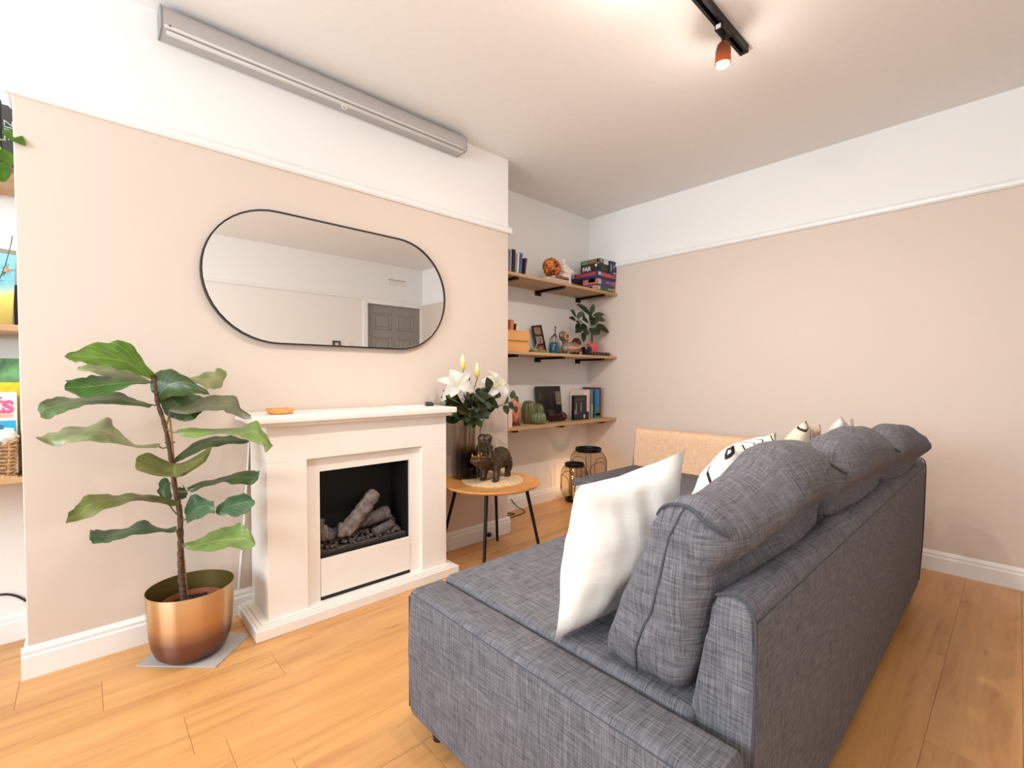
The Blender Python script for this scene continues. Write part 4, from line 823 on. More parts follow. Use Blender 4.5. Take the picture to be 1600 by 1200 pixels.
# ================================================================ ALCOVE SHELVES
m_shelf = wood('shelf_oak', (172, 130, 90), (206, 168, 126), 'x', .5, 1.2)
S1, S2, S3 = 1.848, 1.282, .725
def shelf(x0, x1, z, brx, label, grp):
    sh = thing('wall_shelf', label, 'shelf', ((x0+x1)/2, 2.63, z-.022), grp)
    bm = BM(); box(bm, (x0, 2.468, z-.022), (x1, 2.7925, z), .0015); link('board', bm, m_shelf, sh, smooth=False)
    for x in brx:
        bm = BM(); box(bm, (x-.018, 2.497, z-.0400), (x+.018, 2.7925, z-.0222), .001); box(bm, (x-.036, 2.7865, z-.062), (x+.036, 2.7928, z-.0222), .001)
        link('bracket', bm, m_blk, sh, smooth=False)
BR = (2.345, 2.866, 3.40)
shelf(XR+.001, XW-.001, S1, BR, 'top oak shelf in right alcove, carrying board games', 'oak alcove shelves')
shelf(XR+.001, XW-.001, S2, BR, 'middle oak shelf in right alcove, carrying a potted plant', 'oak alcove shelves')
shelf(XR+.001, XW-.001, S3, BR, 'lowest oak shelf in right alcove, carrying a ceramic cactus', 'oak alcove shelves')
BL = (-1.2, -.75, -.30)
shelf(-1.5, XL-.001, S1, BL, 'top oak shelf at left edge of photo with trailing vine', 'oak alcove shelves')
shelf(-1.5, XL-.001, S2, BL, 'middle oak shelf at left edge of photo under framed picture', 'oak alcove shelves')
shelf(-1.5, XL-.001, S3, BL, 'lowest oak shelf at left edge of photo holding wicker basket', 'oak alcove shelves')

def cmat(rgb, rough=.55): return mat('paint_%d_%d_%d' % rgb, rgb, rough, var=.05, scale=20)
m_pages = mat('book_pages', (232, 222, 202), .85, var=.08, scale=200)
def book(label, x0, x1, z, h, rgb, y0=2.55, dep=.14, lean=0.0, group=None, name='book', band=None):
    """upright book, spine towards the room; lean tips the top towards +x"""
    M = Matrix.Translation((x0 if lean <= 0 else x1, 0, z)) @ Matrix.Rotation(lean, 4, 'Y') @ Matrix.Translation((-(x0 if lean <= 0 else x1), 0, -z))
    t = min(.0025, (x1-x0)*.15); bm = BM()
    for b in (((x0, y0, z), (x0+t, y0+dep, z+h)), ((x1-t, y0, z), (x1, y0+dep, z+h)), ((x0, y0-.002, z), (x1, y0+t, z+h))): box(bm, b[0], b[1], 0, 1, M)
    o = link(name, bm, cmat(rgb), smooth=False); tag(o, label, 'book', group)
    bm = BM(); box(bm, (x0+t, y0+t, z+.003), (x1-t, y0+dep-.004, z+h-.003), 0, 1, M); link('page_block', bm, m_pages, o, smooth=False)
    if band:
        for (za, zb, c) in band:
            bm = BM(); box(bm, (x0+.0005, y0-.0028, z+h*za), (x1-.0005, y0-.0015, z+h*zb), 0, 1, M); link('spine_label', bm, cmat(c), o, smooth=False)
    return o
def flat_book(label, x0, x1, y0, y1, z, h, rgb, rot=0, name='book', cat='book'):
    M = rotz(((x0+x1)/2, (y0+y1)/2, 0), rot); t = min(.003, h*.15); bm = BM()
    for b in (((x0, y0, z), (x1, y1, z+t)), ((x0, y0, z+h-t), (x1, y1, z+h)), ((x0, y0, z), (x1, y0+t, z+h))): box(bm, b[0], b[1], 0, 1, M)
    o = link(name, bm, cmat(rgb), smooth=False); tag(o, label, cat)
    bm = BM(); box(bm, (x0+.003, y0+t, z+t), (x1-.003, y1-.004, z+h-t), 0, 1, M); link('page_block', bm, m_pages, o, smooth=False); return o
G1 = 'books on the top right shelf'
book('grey book on top right shelf tucked against the chimney breast', 2.335, 2.357, S1, .205, (142, 134, 128), 2.60, .15, 0, G1)
book('pale blue-grey book on top right shelf beside the black one', 2.361, 2.380, S1, .200, (150, 160, 182), 2.60, .15, .03, G1, band=((.1, .2, (60, 60, 70)),))
book('black-spined book standing on top right shelf', 2.385, 2.414, S1, .208, (28, 26, 30), 2.60, .15, .05, G1)
book('white book on top right shelf leaning beside the blue one', 2.434, 2.452, S1, .192, (236, 230, 222), 2.60, .14, .07, G1)
book('blue-spined book leaning on top right shelf', 2.455, 2.484, S1, .195, (62, 118, 160), 2.60, .14, .08, G1, band=((.55, .9, (72, 96, 150)),))
book('short dark purple book leaning at the end of top right row', 2.503, 2.522, S1, .165, (70, 34, 34), 2.60, .11, .16, G1, band=((.5, .98, (74, 56, 96)),))
flat_book('thin black notebook lying flat on top right shelf', 2.53, 2.655, 2.52, 2.62, S1, .010, (34, 22, 20))
flat_book('grey-white hardback lying on the shelf under an orange shell ornament', 2.70, 2.935, 2.505, 2.65, S1, .038, (196, 178, 168)).name = 'book'
o = flat_book('thin red-spined book lying on the white hardback under the orange ornament', 2.765, 2.93, 2.500, 2.62, S1+.0385, .018, (176, 88, 72))
# orange tortoiseshell ornament
m, nt, b = nodes('orange_tortoiseshell'); tc = N(nt, 'ShaderNodeTexCoord'); vo = N(nt, 'ShaderNodeTexNoise', Scale=26.0, Detail=2.0, Distortion=1.5); nt.links.new(tc.outputs['Object'], vo.inputs['Vector'])
r = ramp(nt, [(.40, srgb((46, 20, 8))), (.50, srgb((178, 88, 24))), (.62, srgb((230, 132, 48)))]); nt.links.new(vo.outputs['Fac'], r.inputs['Fac']); nt.links.new(r.outputs['Color'], b.inputs['Base Color']); b.inputs['Roughness'].default_value = .35
oc = Vector((2.805, 2.575, S1+.0575))
bm = BM(); blob(bm, oc+Vector((0, 0, .072)), .075, 4, (1.18, .8, 1.0))
for v in bm.verts:
    d = v.co-oc-Vector((0, 0, .072)); v.co += d.normalized()*(.012*noise.noise(v.co*55)+.005*noise.noise(v.co*120))
    v.co.z = max(v.co.z, oc.z)
tag(link('shell_ornament', bm, m, angle=80), 'orange and black knobbly shell ornament on books on the top right shelf', 'ornament')
# white robed figurine
m_porc = mat('white_porcelain', (240, 228, 220), .35, var=.03)
fx, fy = 2.985, 2.60
bm = BM(); lathe(bm, [(0, 0), (.066, 0), (.064, .012), (.052, .06), (.040, .11), (.032, .155), (.026, .180), (.014, .196), (0, .198)], (fx, fy, S1), 24)
for k in range(10): tube(bm, [(fx+.058*math.cos(k*.628), fy+.058*math.sin(k*.628), S1+.004), (fx+.045*math.cos(k*.628), fy+.045*math.sin(k*.628), S1+.075), (fx+.03*math.cos(k*.628), fy+.03*math.sin(k*.628), S1+.14)], [.012, .009, .004], 6)
blob(bm, (fx-.004, fy, S1+.216), .019, 3, (.9, .95, 1.15)); tube(bm, [(fx, fy, S1+.18), (fx-.002, fy, S1+.205)], .011, 10)
blob(bm, (fx-.004, fy+.008, S1+.212), .024, 3, (.95, .8, 1.2))
tube(bm, spline([(fx+.018, fy-.005, S1+.170), (fx+.05, fy-.02, S1+.140), (fx+.095, fy-.025, S1+.130)], 4), [.018]*5+[.014]*3+[.008], 10)
tube(bm, spline([(fx+.05, fy-.015, S1+.13), (fx+.055, fy-.015, S1+.09), (fx+.06, fy-.01, S1+.05)], 3), [.016]*3+[.012]*3+[.006], 8)
tube(bm, spline([(fx-.02, fy-.005, S1+.170), (fx-.040, fy-.03, S1+.13), (fx-.012, fy-.05, S1+.118)], 4), [.017]*5+[.012]*3+[.008], 10)
bm = fuse(bm, .0045, 2)
for v in bm.verts: v.co.z = max(v.co.z, S1+.0002)
tag(link('figurine', bm, m_porc, angle=80), 'small white robed figurine with one arm held out on top right shelf', 'figurine')
# board games
m_wt = cmat((236, 230, 224))
def gamebox(name, label, x0, x1, y0, y1, z0, z1, rgb, faces=()):
    bm = BM(); box(bm, (x0, y0, z0), (x1, y1, z0+(z1-z0)*.97), .0015); o = thing(name, label, 'board game', ((x0+x1)/2, (y0+y1)/2, z0), 'board games stacked on the top right shelf')
    link('box_base', bm, cmat(rgb), o, smooth=False)
    bm = BM(); box(bm, (x0-.0015, y0-.0015, z0+(z1-z0)*.18), (x1+.0015, y1+.0015, z1), .0015); lid = link('lid', bm, cmat(rgb), o, smooth=False)
    for (side, a, b, za, zb, c) in faces:
        bm = BM(); h = z1-z0
        if side == 'L': box(bm, (x0-.0024, y0+(y1-y0)*a, z0+h*za), (x0-.001, y0+(y1-y0)*b, z0+h*zb))
        else: box(bm, (x0+(x1-x0)*a, y0-.0024, z0+h*za), (x0+(x1-x0)*b, y0-.001, z0+h*zb))
        link('printed_patch', bm, cmat(c), lid, smooth=False)
    return o
gamebox('board_game', 'green board game box at the bottom of the stack by the wall', 3.292, 3.552, 2.490, 2.665, S1, S1+.047, (62, 92, 70), (('L', .0, .5, .2, .95, (224, 148, 116)), ('L', .3, .62, .2, .85, (120, 196, 172)), ('L', .62, .98, .2, .9, (230, 205, 200)), ('F', .02, .16, .25, .9, (196, 190, 176)), ('F', .6, .85, .4, .7, (170, 176, 150)), ('F', .88, .99, .2, .9, (206, 150, 110))))
gamebox('board_game', 'purple board game box second from the bottom of the stack', 3.294, 3.550, 2.488, 2.650, S1+.0475, S1+.106, (84, 62, 110), (('L', .0, .98, .2, .97, (206, 116, 96)), ('L', .15, .6, .45, .97, (224, 170, 150)), ('F', .02, .18, .2, .95, (196, 190, 190)), ('F', .45, .75, .45, .75, (140, 116, 160)), ('F', .80, .98, .3, .9, (190, 90, 110))))
gamebox('board_game', 'wide blue and red board game box, under the black one', 3.282, 3.555, 2.484, 2.775, S1+.1065, S1+.166, (44, 40, 92), (('L', .05, .85, .42, .92, (176, 62, 84)), ('L', .80, .97, .5, .9, (150, 160, 190)), ('F', .05, .2, .45, .95, (190, 190, 196)), ('F', .22, .97, .35, .92, (190, 84, 84))))
bg = gamebox('board_game', 'black board game box with white lettering on top of the stack', 3.325, 3.462, 2.496, 2.700, S1+.1665, S1+.284, (34, 36, 28), (('L', .02, .55, .70, .96, (150, 100, 54)), ('L', .58, .95, .70, .95, (110, 132, 126)), ('L', .0, .10, .62, .98, (150, 138, 126)), ('F', .08, .35, .72, .95, (150, 160, 160)), ('F', .45, .95, .64, .97, (216, 214, 216)), ('F', .2, .8, .05, .5, (52, 58, 36))))
lettering('lettering', 'FAR', .054, m_wt, bg, axes((3.3215, 2.632, S1+.205), (0, -1, 0), (0, 0, 1), (-1, 0, 0)), bold=.0015)
bm = BM(); lathe(bm, [(0, 0), (.012, 0), (.012, .001), (0, .001)], (0, 0, 0), 16, M=axes((3.3225, 2.527, S1+.228), (0, 1, 0), (0, 0, 1), (-1, 0, 0))); link('printed_dot', bm, m_wt, bg, smooth=False)
bb = gamebox('board_game', 'dark blue box standing upright against the wall beside the black game', 3.472, 3.560, 2.482, 2.62, S1+.1665, S1+.282, (50, 52, 82), (('F', .02, .10, .2, .75, (200, 200, 206)), ('F', .5, .9, .04, .14, (206, 200, 206))))
bm = BM(); lathe(bm, [(0, 0), (.016, 0), (.016, .001), (0, .001)], (0, 0, 0), 20, M=axes((3.520, 2.4805, S1+.232), (1, 0, 0), (0, 0, 1), (0, -1, 0))); link('printed_dot', bm, cmat((130, 138, 172)), bb, smooth=False)

# ---- middle right shelf
bx = thing('wooden_box', 'plain two-tier wooden box at left end of middle right shelf', 'box', (2.39, 2.60, S2))
m_pine = wood('pine_box', (214, 142, 72), (238, 178, 110), 'x', .5, 1.5)
bm = BM(); box(bm, (2.245, 2.515, S2), (2.488, 2.685, S2+.077), .002); link('base', bm, m_pine, bx, smooth=False)
bm = BM(); box(bm, (2.243, 2.513, S2+.081), (2.490, 2.687, S2+.158), .002); link('lid', bm, m_pine, bx, smooth=False)
bm = BM(); box(bm, (2.25, 2.52, S2+.077), (2.483, 2.68, S2+.081)); link('shadow_gap', bm, mat('box_gap_dark', (90, 50, 24), .8), bx, smooth=False)
G2 = 'books standing behind the wooden box'
book('white and red patterned book behind the wooden box', 2.365, 2.410, S2, .262, (226, 190, 190), 2.700, .085, 0, G2, band=((.62, .97, (206, 60, 80)),))
book('dark red book behind the wooden box', 2.413, 2.438, S2, .258, (140, 30, 34), 2.700, .085, 0, G2)
book('orange leaning book behind the wooden box', 2.444, 2.478, S2, .26, (214, 138, 96), 2.700, .085, .10, G2)
book('maroon book leaning against the orange book behind the wooden box', 2.492, 2.500, S2, .235, (92, 44, 34), 2.700, .085, .13, G2)
ey = thing('photo_stand', 'small wooden easel propped beside the wooden box', 'easel', (2.60, 2.67, S2))
for x in (2.545, 2.575):
    bm = BM(); tube(bm, [(x+.03, 2.63, S2+.002), (x, 2.70, S2+.145)], .005, 8); link('leg', bm, mat('dark_brown_wood', (96, 56, 34), .6), ey)
bm = BM(); box(bm, (2.53, 2.685, S2+.12), (2.60, 2.70, S2+.142), .003); link('crossbar', bm, MATS['dark_brown_wood'], ey, smooth=False)
tr_ = thing('glass_tray', 'small green glass tray on the middle right shelf', 'tray', (2.62, 2.57, S2))
bm = BM(); box(bm, (2.555, 2.52, S2), (2.70, 2.62, S2+.022), .004, 2); link('base', bm, mat('olive_glass', (120, 124, 62), .15, var=.1), tr_)
bm = BM(); lathe(bm, [(0, .022), (.03, .022), (.036, .034), (.033, .034), (.028, .026), (0, .026)], (2.60, 2.57, S2), 20); link('rim', bm, mat('pale_green_glass', (176, 180, 140), .15), tr_)
bm = BM(); tube(bm, spline([(2.64, 2.60, S2+.024), (2.66, 2.60, S2+.07), (2.70, 2.61, S2+.115)], 4), .006, 8); link('quill', bm, mat('grey_feather', (150, 146, 130), .7), tr_)
ph = thing('framed_photographs', 'narrow black frame with three small photographs on middle right shelf', 'frame', (2.83, 2.73, S2))
FM = Matrix.Translation((2.835, 2.70, S2)) @ Matrix.Rotation(math.radians(-8), 4, 'Y') @ Matrix.Rotation(math.radians(-9), 4, 'X')
bm = BM()
for a, b in (((-.056, 0, 0), (-.042, .014, .25)), ((.042, 0, 0), (.056, .014, .25)), ((-.056, 0, 0), (.056, .014, .014)), ((-.056, 0, .236), (.056, .014, .25)), ((-.05, 0, .080), (.05, .012, .092)), ((-.05, 0, .158), (.05, .012, .170))): box(bm, a, b, 0, 1, FM)
link('moulding', bm, m_blkp, ph, smooth=False)
for z, c, c2 in ((.014, (150, 92, 84), (190, 140, 110)), (.092, (168, 150, 140), (150, 84, 60)), (.170, (132, 118, 96), (178, 112, 48))):
    bm = BM(); box(bm, (-.042, .006, z), (.042, .011, z+.066), 0, 1, FM); q = link('photo', bm, mat('photo_print_%d' % int(z*1000), c, .4, var=.35, scale=45), ph, smooth=False)
    bm = BM(); blob(bm, (0, .006, z+.030), .022, 2, (1, .05, 1.1), M=None); bmesh.ops.transform(bm, matrix=FM, verts=bm.verts[:]); link('portrait', bm, cmat(c2), q)
gv = thing('glass_bottle', 'small teal blue glass bottle with dark wire cage on middle right shelf', 'bottle', (2.863, 2.60, S2))
bm = BM(); lathe(bm, [(0, 0), (.034, 0), (.038, .01), (.040, .05), (.036, .085), (.028, .10), (0, .102)], (2.863, 2.60, S2), 24); link('glass', bm, mat('teal_glass', (38, 92, 108), .15, var=.1), gv)
for k in range(6):
    a = k*pi/3; bm = BM(); tube(bm, spline([(2.863+.043*math.cos(a), 2.60+.043*math.sin(a), S2), (2.863+.044*math.cos(a), 2.60+.044*math.sin(a), S2+.08), (2.863+.028*math.cos(a), 2.60+.028*math.sin(a), S2+.135), (2.875, 2.60, S2+.175), (2.876, 2.60, S2+.225)], 4), .0024, 5); link('wire', bm, m_blk, gv)
bm = BM(); blob(bm, (2.876, 2.60, S2+.222), .007, 2); link('finial', bm, m_blk, gv)
# carved tortoise
tt = thing('tortoise_ornament', 'bronze tortoise ornament with carved shell on middle right shelf', 'ornament', (3.05, 2.58, S2))
m_tt = mat('patinated_brown', (128, 100, 78), .4, .3, var=.4, scale=40, bump=.3)
bm = BM(); blob(bm, (3.055, 2.58, S2+.055), .09, 4, (1.25, .72, .60))
for v in bm.verts: v.co.z = max(v.co.z, S2+.018)
link('shell', bm, mat('marbled_shell', (146, 128, 108), .35, .2, var=.45, scale=28, bump=.2), tt)
bm = BM(); tube(bm, spline([(2.975, 2.545, S2+.060), (3.02, 2.52, S2+.052), (3.09, 2.525, S2+.062), (3.14, 2.545, S2+.078)], 5), .013, 10); link('carved_band', bm, mat('pink_stone', (206, 140, 116), .5, var=.3, scale=60), tt)
bm = BM(); blob(bm, (2.985, 2.60, S2+.150), .052, 3, (1.15, .62, .85), M=Matrix.Rotation(.5, 4, 'Y')); tube(bm, [(3.01, 2.60, S2+.08), (2.99, 2.60, S2+.14)], .026, 12); bm = fuse(bm, .005, 2); link('head', bm, m_tt, tt, angle=80)
bm = BM(); tube(bm, [(2.985+.028*math.cos(t*pi/8), 2.563, S2+.152+.024*math.sin(t*pi/8)) for t in range(17)], .006, 6, False); link('spiral', bm, mat('carved_cream', (206, 158, 104), .5), tt)
for x in (2.975, 3.135):
    for y in (2.54, 2.62):
        bm = BM(); lathe(bm, [(0, 0), (.018, 0), (.016, .03), (0, .035)], (x, y, S2), 12); link('foot', bm, m_tt, tt)
# potted plant
pp = thing('potted_plant', 'small potted plant with glossy dark leaves in coral pot on middle right shelf', 'plant', (3.40, 2.62, S2))
bm = BM(); lathe(bm, [(0, 0), (.038, 0), (.052, .10), (.054, .115), (.050, .115), (.046, .095), (0, .09)], (3.40, 2.62, S2), 28); link('pot', bm, mat('coral_glaze', (224, 96, 86), .35), pp)
bm = BM(); lathe(bm, [(0, .088), (.047, .086), (.047, .09), (0, .097)], (3.40, 2.62, S2), 20); link('soil', bm, mat('dark_soil', (50, 36, 26), .95), pp)
SP = [((3.10, 2.57, S2+.335), 3), ((3.36, 2.60, S2+.40), 0), ((3.30, 2.58, S2+.36), 1), ((3.42, 2.58, S2+.32), 2), ((3.20, 2.58, S2+.26), 3)]
for e, k in SP:
    bm = BM(); tube(bm, spline([(3.395, 2.62, S2+.09), (3.39-.01*k, 2.61, S2+.2), e], 5), .0035, 6); link('stem', bm, m_stem, pp)
LV = [((3.10, 2.57, S2+.33), (-.8, -.2, .5), .09, .026, m_leafd), ((3.12, 2.57, S2+.32), (.5, -.3, .6), .08, .024, m_leafg), ((3.16, 2.56, S2+.25), (-.8, -.3, .3), .10, .028, m_leafd), ((3.24, 2.56, S2+.22), (-.7, -.4, -.4), .10, .030, m_leafd), ((3.30, 2.56, S2+.27), (.3, -.5, .6), .10, .032, m_leafd), ((3.34, 2.56, S2+.29), (-.6, -.4, .3), .11, .034, m_leafg), ((3.36, 2.56, S2+.24), (.7, -.4, .2), .09, .03, m_leafd), ((3.345, 2.60, S2+.375), (.35, -.1, .9), .10, .025, m_leafg), ((3.33, 2.59, S2+.365), (-1, -.1, .45), .20, .034, m_leafd), ((3.37, 2.59, S2+.36), (1, -.3, .25), .13, .024, m_leafg), ((3.34, 2.58, S2+.345), (-.6, -.5, -.3), .12, .036, m_leafg), ((3.36, 2.57, S2+.34), (.6, -.5, -.15), .10, .032, m_leafg),
      ((3.40, 2.58, S2+.275), (1, -.35, -.30), .155, .036, m_leafd), ((3.385, 2.57, S2+.255), (-.35, -.5, -.75), .085, .036, m_leafd), ((3.25, 2.58, S2+.27), (-.6, -.2, -.3), .11, .032, m_leafd), ((3.27, 2.57, S2+.30), (-.9, -.3, .1), .11, .030, m_leafd), ((3.30, 2.57, S2+.31), (-.4, -.3, .6), .09, .028, m_leafd), ((3.10, 2.57, S2+.30), (-.9, -.1, .15), .085, .022, m_leafd), ((3.14, 2.57, S2+.27), (-.5, -.2, -.6), .08, .024, m_leafd), ((3.18, 2.57, S2+.23), (-.9, -.2, -.3), .10, .026, m_leafd), ((3.20, 2.57, S2+.20), (-.2, -.3, -.8), .09, .026, m_leafd), ((3.28, 2.57, S2+.24), (.5, -.4, -.5), .09, .028, m_leafd), ((3.22, 2.57, S2+.31), (-.5, -.2, .5), .09, .026, m_leafd)]
for c, d, L, W, m in LV: link('leaf', leaf_small(c, d, (-.3, -1, .5), L, W, m, .2, .12), m, pp, angle=80)
bm = BM(); tube(bm, spline([(3.22, 2.58, S2+.21), (3.16, 2.57, S2+.27), (3.08, 2.57, S2+.305)], 4), .0025, 6); link('stem', bm, m_stem, pp)
bm = BM(); lathe(bm, [(0, 0), (.038, 0), (.052, .03), (.056, .08), (.046, .13), (.026, .155), (0, .158)], (3.215, 2.655, S2), 22, 1, .8); tag(link('clay_vase', bm, mat('dark_red_clay', (92, 46, 32), .5, var=.2), angle=60), 'dark red-brown rounded clay vase behind the black mug', 'vase')
mg = thing('mug', 'glossy black mug in front of the coral plant pot', 'mug', (3.215, 2.53, S2))
bm = BM(); lathe(bm, [(0, 0), (.040, 0), (.043, .004), (.043, .072), (.040, .072), (.039, .008), (0, .006)], (3.215, 2.535, S2), 28); link('cup', bm, mat('black_glaze', (24, 26, 30), .12), mg)
bm = BM(); tube(bm, [(3.215+.043+.017*math.sin(t*pi/10), 2.535, S2+.037+.020*math.cos(t*pi/10)) for t in range(11)], .005, 8); link('handle', bm, MATS['black_glaze'], mg)
for i in range(5):
    x = 3.305+i*.047; bm = BM(); lathe(bm, [(0, 0), (.018, 0), (.020, .008), (.018, .03), (.015, .032), (0, .031)], (x, 2.52, S2), 12)
    c = link('candle_cup', bm, mat('dark_etched_metal', (62, 48, 44), .5, .2, var=.5, scale=120)); tag(c, 'small dark patterned tealight cup, '+('leftmost of the row beside the black mug', 'second from the left in the tealight row', 'middle one of the tealight row', 'second from the right in the tealight row', 'rightmost of the row near the shelf end')[i], 'candle holder', 'tealight cups in a row')
    bm = BM(); lathe(bm, [(0, .026), (.014, .026), (.014, .0318), (0, .0322)], (x, 2.52, S2), 10); link('tealight', bm, cmat((196, 150, 140)), c)

# ---- lowest right shelf
sl = thing('salt_lamp', 'pink-orange salt lamp on dark base at left end of lowest right shelf', 'lamp', (2.42, 2.60, S3))
bm = BM(); lathe(bm, [(0, 0), (.045, 0), (.045, .018), (0, .018)], (2.42, 2.60, S3), 24); link('base', bm, mat('dark_lamp_wood', (88, 44, 26), .5), sl)
bm = BM(); blob(bm, (2.42, 2.60, S3+.105), .09, 3, (.60, .52, 1.06), .35, 7, seed=4)
for v in bm.verts: v.co.z = max(v.co.z, S3+.0185)
link('salt_block', bm, mat('pink_salt', (206, 128, 96), .5, var=.3, scale=30, bump=.4), sl, angle=25)
book('pale pink-white book at left end of lowest right shelf', 2.262, 2.302, S3, .165, (232, 204, 196), 2.50, .12, 0)
cc = thing('ceramic_cactus', 'green ribbed three-lobed ceramic cactus on lowest right shelf', 'ornament', (2.63, 2.60, S3))
m_cac = mat('cactus_green_glaze', (96, 98, 58), .28, var=.18, scale=16); m_cac2 = mat('cactus_grey_green_glaze', (110, 126, 92), .25, var=.1, scale=16)
def ribbed(name, c, rx, h, m, n=9, tilt=0):
    bm = BM(); seg = n*6; rings = []; K = 16
    for i in range(1, K):
        t = i/K; a = pi*(t*.93+.035 if True else t); z = h*(.46-.5*math.cos(a)*.96)+h*.02; r = rx*math.sin(a)**(.50 if t < .5 else .72)
        rings.append([bm.verts.new((r*(.84+.16*abs(math.cos(n*pi*k/seg))**.6)*math.cos(2*pi*k/seg), r*(.84+.16*abs(math.cos(n*pi*k/seg))**.6)*math.sin(2*pi*k/seg), z)) for k in range(seg)])
    for A, B in zip(rings, rings[1:]):
        for k in range(seg): bm.faces.new((A[k], A[(k+1) % seg], B[(k+1) % seg], B[k]))
    bm.faces.new(rings[0][::-1]); bm.faces.new(rings[-1])
    z0 = min(v.co.z for v in bm.verts)
    bmesh.ops.transform(bm, matrix=Matrix.Translation(Vector(c)) @ Matrix.Rotation(tilt, 4, 'Y') @ Matrix.Translation((0, 0, -z0)), verts=bm.verts[:]); link(name, bm, m, cc, angle=70)
ribbed('lobe', (2.588, 2.62, S3), .062, .197, m_cac); ribbed('lobe', (2.695, 2.635, S3), .058, .168, m_cac, 9, .10); ribbed('lobe', (2.635, 2.555, S3), .064, .100, m_cac2, 11)
cd_ = thing('art_panel', 'black picture panel with blurred red and cream shapes behind ceramic cactus', 'picture', (2.95, 2.74, S3))
AM = Matrix.Translation((2.955, 2.715, S3)) @ Matrix.Rotation(math.radians(-7), 4, 'X')
bm = BM(); box(bm, (-.155, 0, 0), (.155, .012, .292), .001, 1, AM); link('panel', bm, m_blkp, cd_, smooth=False)
for a, b, c in (((.085, .13), (.145, .245), (138, 122, 96)), ((.01, .10), (.035, .25), (74, 28, 28)), ((-.13, .18), (-.09, .26), (58, 54, 40)), ((-.02, .04), (.06, .09), (80, 60, 60))):
    bm = BM(); box(bm, (a[0], -.0012, a[1]), (b[0], .0, b[1]), .0005, 1, AM); link('printed_patch', bm, mat('art_%d' % c[0], c, .5, var=.5, scale=40), cd_, smooth=False)
cn = thing('pinecone_garland', 'cluster of dark brown pinecones in front of the black picture panel', 'pinecones', (2.90, 2.60, S3))
random.seed(5)
for i, (x, y, r) in enumerate(((2.835, 2.60, .030), (2.885, 2.585, .032), (2.938, 2.60, .032), (2.985, 2.61, .036))):
    bm = BM()
    for k in range(34):
        a = k*2.4; t = k/33; rr = r*math.sin(pi*(.12+.8*t))
        vs = blob(bm, (x+rr*math.cos(a)*.9, y+rr*math.sin(a)*.9, S3+.006+r*1.75*t), r*.30, 1, (1.2, 1.2, .5))
    link('pinecone', bm, mat('pinecone_brown', (78, 42, 34), .85, var=.5, scale=60), cn, smooth=False)
bm = BM(); box(bm, (2.748, 2.63, S3), (2.802, 2.685, S3+.056), .003); bm2 = bm
o = link('gift_box', bm2, cmat((44, 48, 72)), smooth=False); tag(o, 'small dark blue box between ceramic cactus and pinecones', 'box')
bm = BM(); box(bm, (2.746, 2.628, S3+.0562), (2.804, 2.687, S3+.070), .002); link('lid', bm, cmat((44, 48, 72)), o, smooth=False)
bc = thing('book', 'black book standing cover outward at the front of lowest right shelf', 'book', (3.16, 2.55, S3), 'books on the lowest right shelf')
bm = BM(); box(bm, (3.065, 2.548, S3), (3.232, 2.551, S3+.212)); box(bm, (3.065, 2.574, S3), (3.232, 2.577, S3+.212)); box(bm, (3.063, 2.548, S3), (3.066, 2.577, S3+.212)); link('cover', bm, m_blkp, bc, smooth=False)
link('page_block', boxes(((3.066, 2.551, S3+.003), (3.229, 2.574, S3+.209))), m_pages, bc, smooth=False)
random.seed(7)
for (a, b, z0, z1, c) in ((3.085, 3.10, .05, .15, (120, 116, 106)), (3.145, 3.165, .07, .155, (112, 110, 108)), (3.19, 3.212, .012, .045, (200, 200, 200)), (3.072, 3.08, .05, .09, (160, 156, 150)), (3.09, 3.20, .168, .185, (70, 66, 52))):
    bm = BM(); box(bm, (a, 2.5468, S3+z0), (b, 2.5482, S3+z1), .0004); link('printed_patch', bm, cmat(c), bc, smooth=False)
bm = BM(); box(bm, (3.236, 2.54, S3), (3.258, 2.565, S3+.066), .002); tag(link('matchbox', bm, cmat((52, 44, 48)), smooth=False), 'small dark box standing beside the black book on lowest right shelf', 'box')
G3 = 'books on the lowest right shelf'
book('cream book with pale cover just behind the black book', 3.262, 3.300, S3, .235, (240, 222, 206), 2.60, .16, 0, G3)
book('pale pink book next to the cream one on lowest right shelf', 3.302, 3.352, S3, .255, (238, 206, 198), 2.61, .17, 0, G3)
book('grey-green slim book on lowest right shelf', 3.358, 3.385, S3, .250, (118, 128, 116), 2.60, .16, 0, G3, band=((.02, .5, (168, 176, 140)),))
book('navy slim book beside the bright blue one', 3.388, 3.408, S3, .248, (30, 38, 70), 2.60, .16, 0, G3)
book('bright blue book with green lower spine on lowest right shelf', 3.411, 3.462, S3, .258, (40, 128, 178), 2.585, .18, 0, G3, band=((.02, .24, (50, 140, 40)), (.24, .34, (60, 130, 96)), (.08, .16, (170, 216, 160))))
book('tall dark red book at the right end of lowest right shelf', 3.465, 3.485, S3, .274, (122, 20, 32), 2.585, .195, 0, G3)

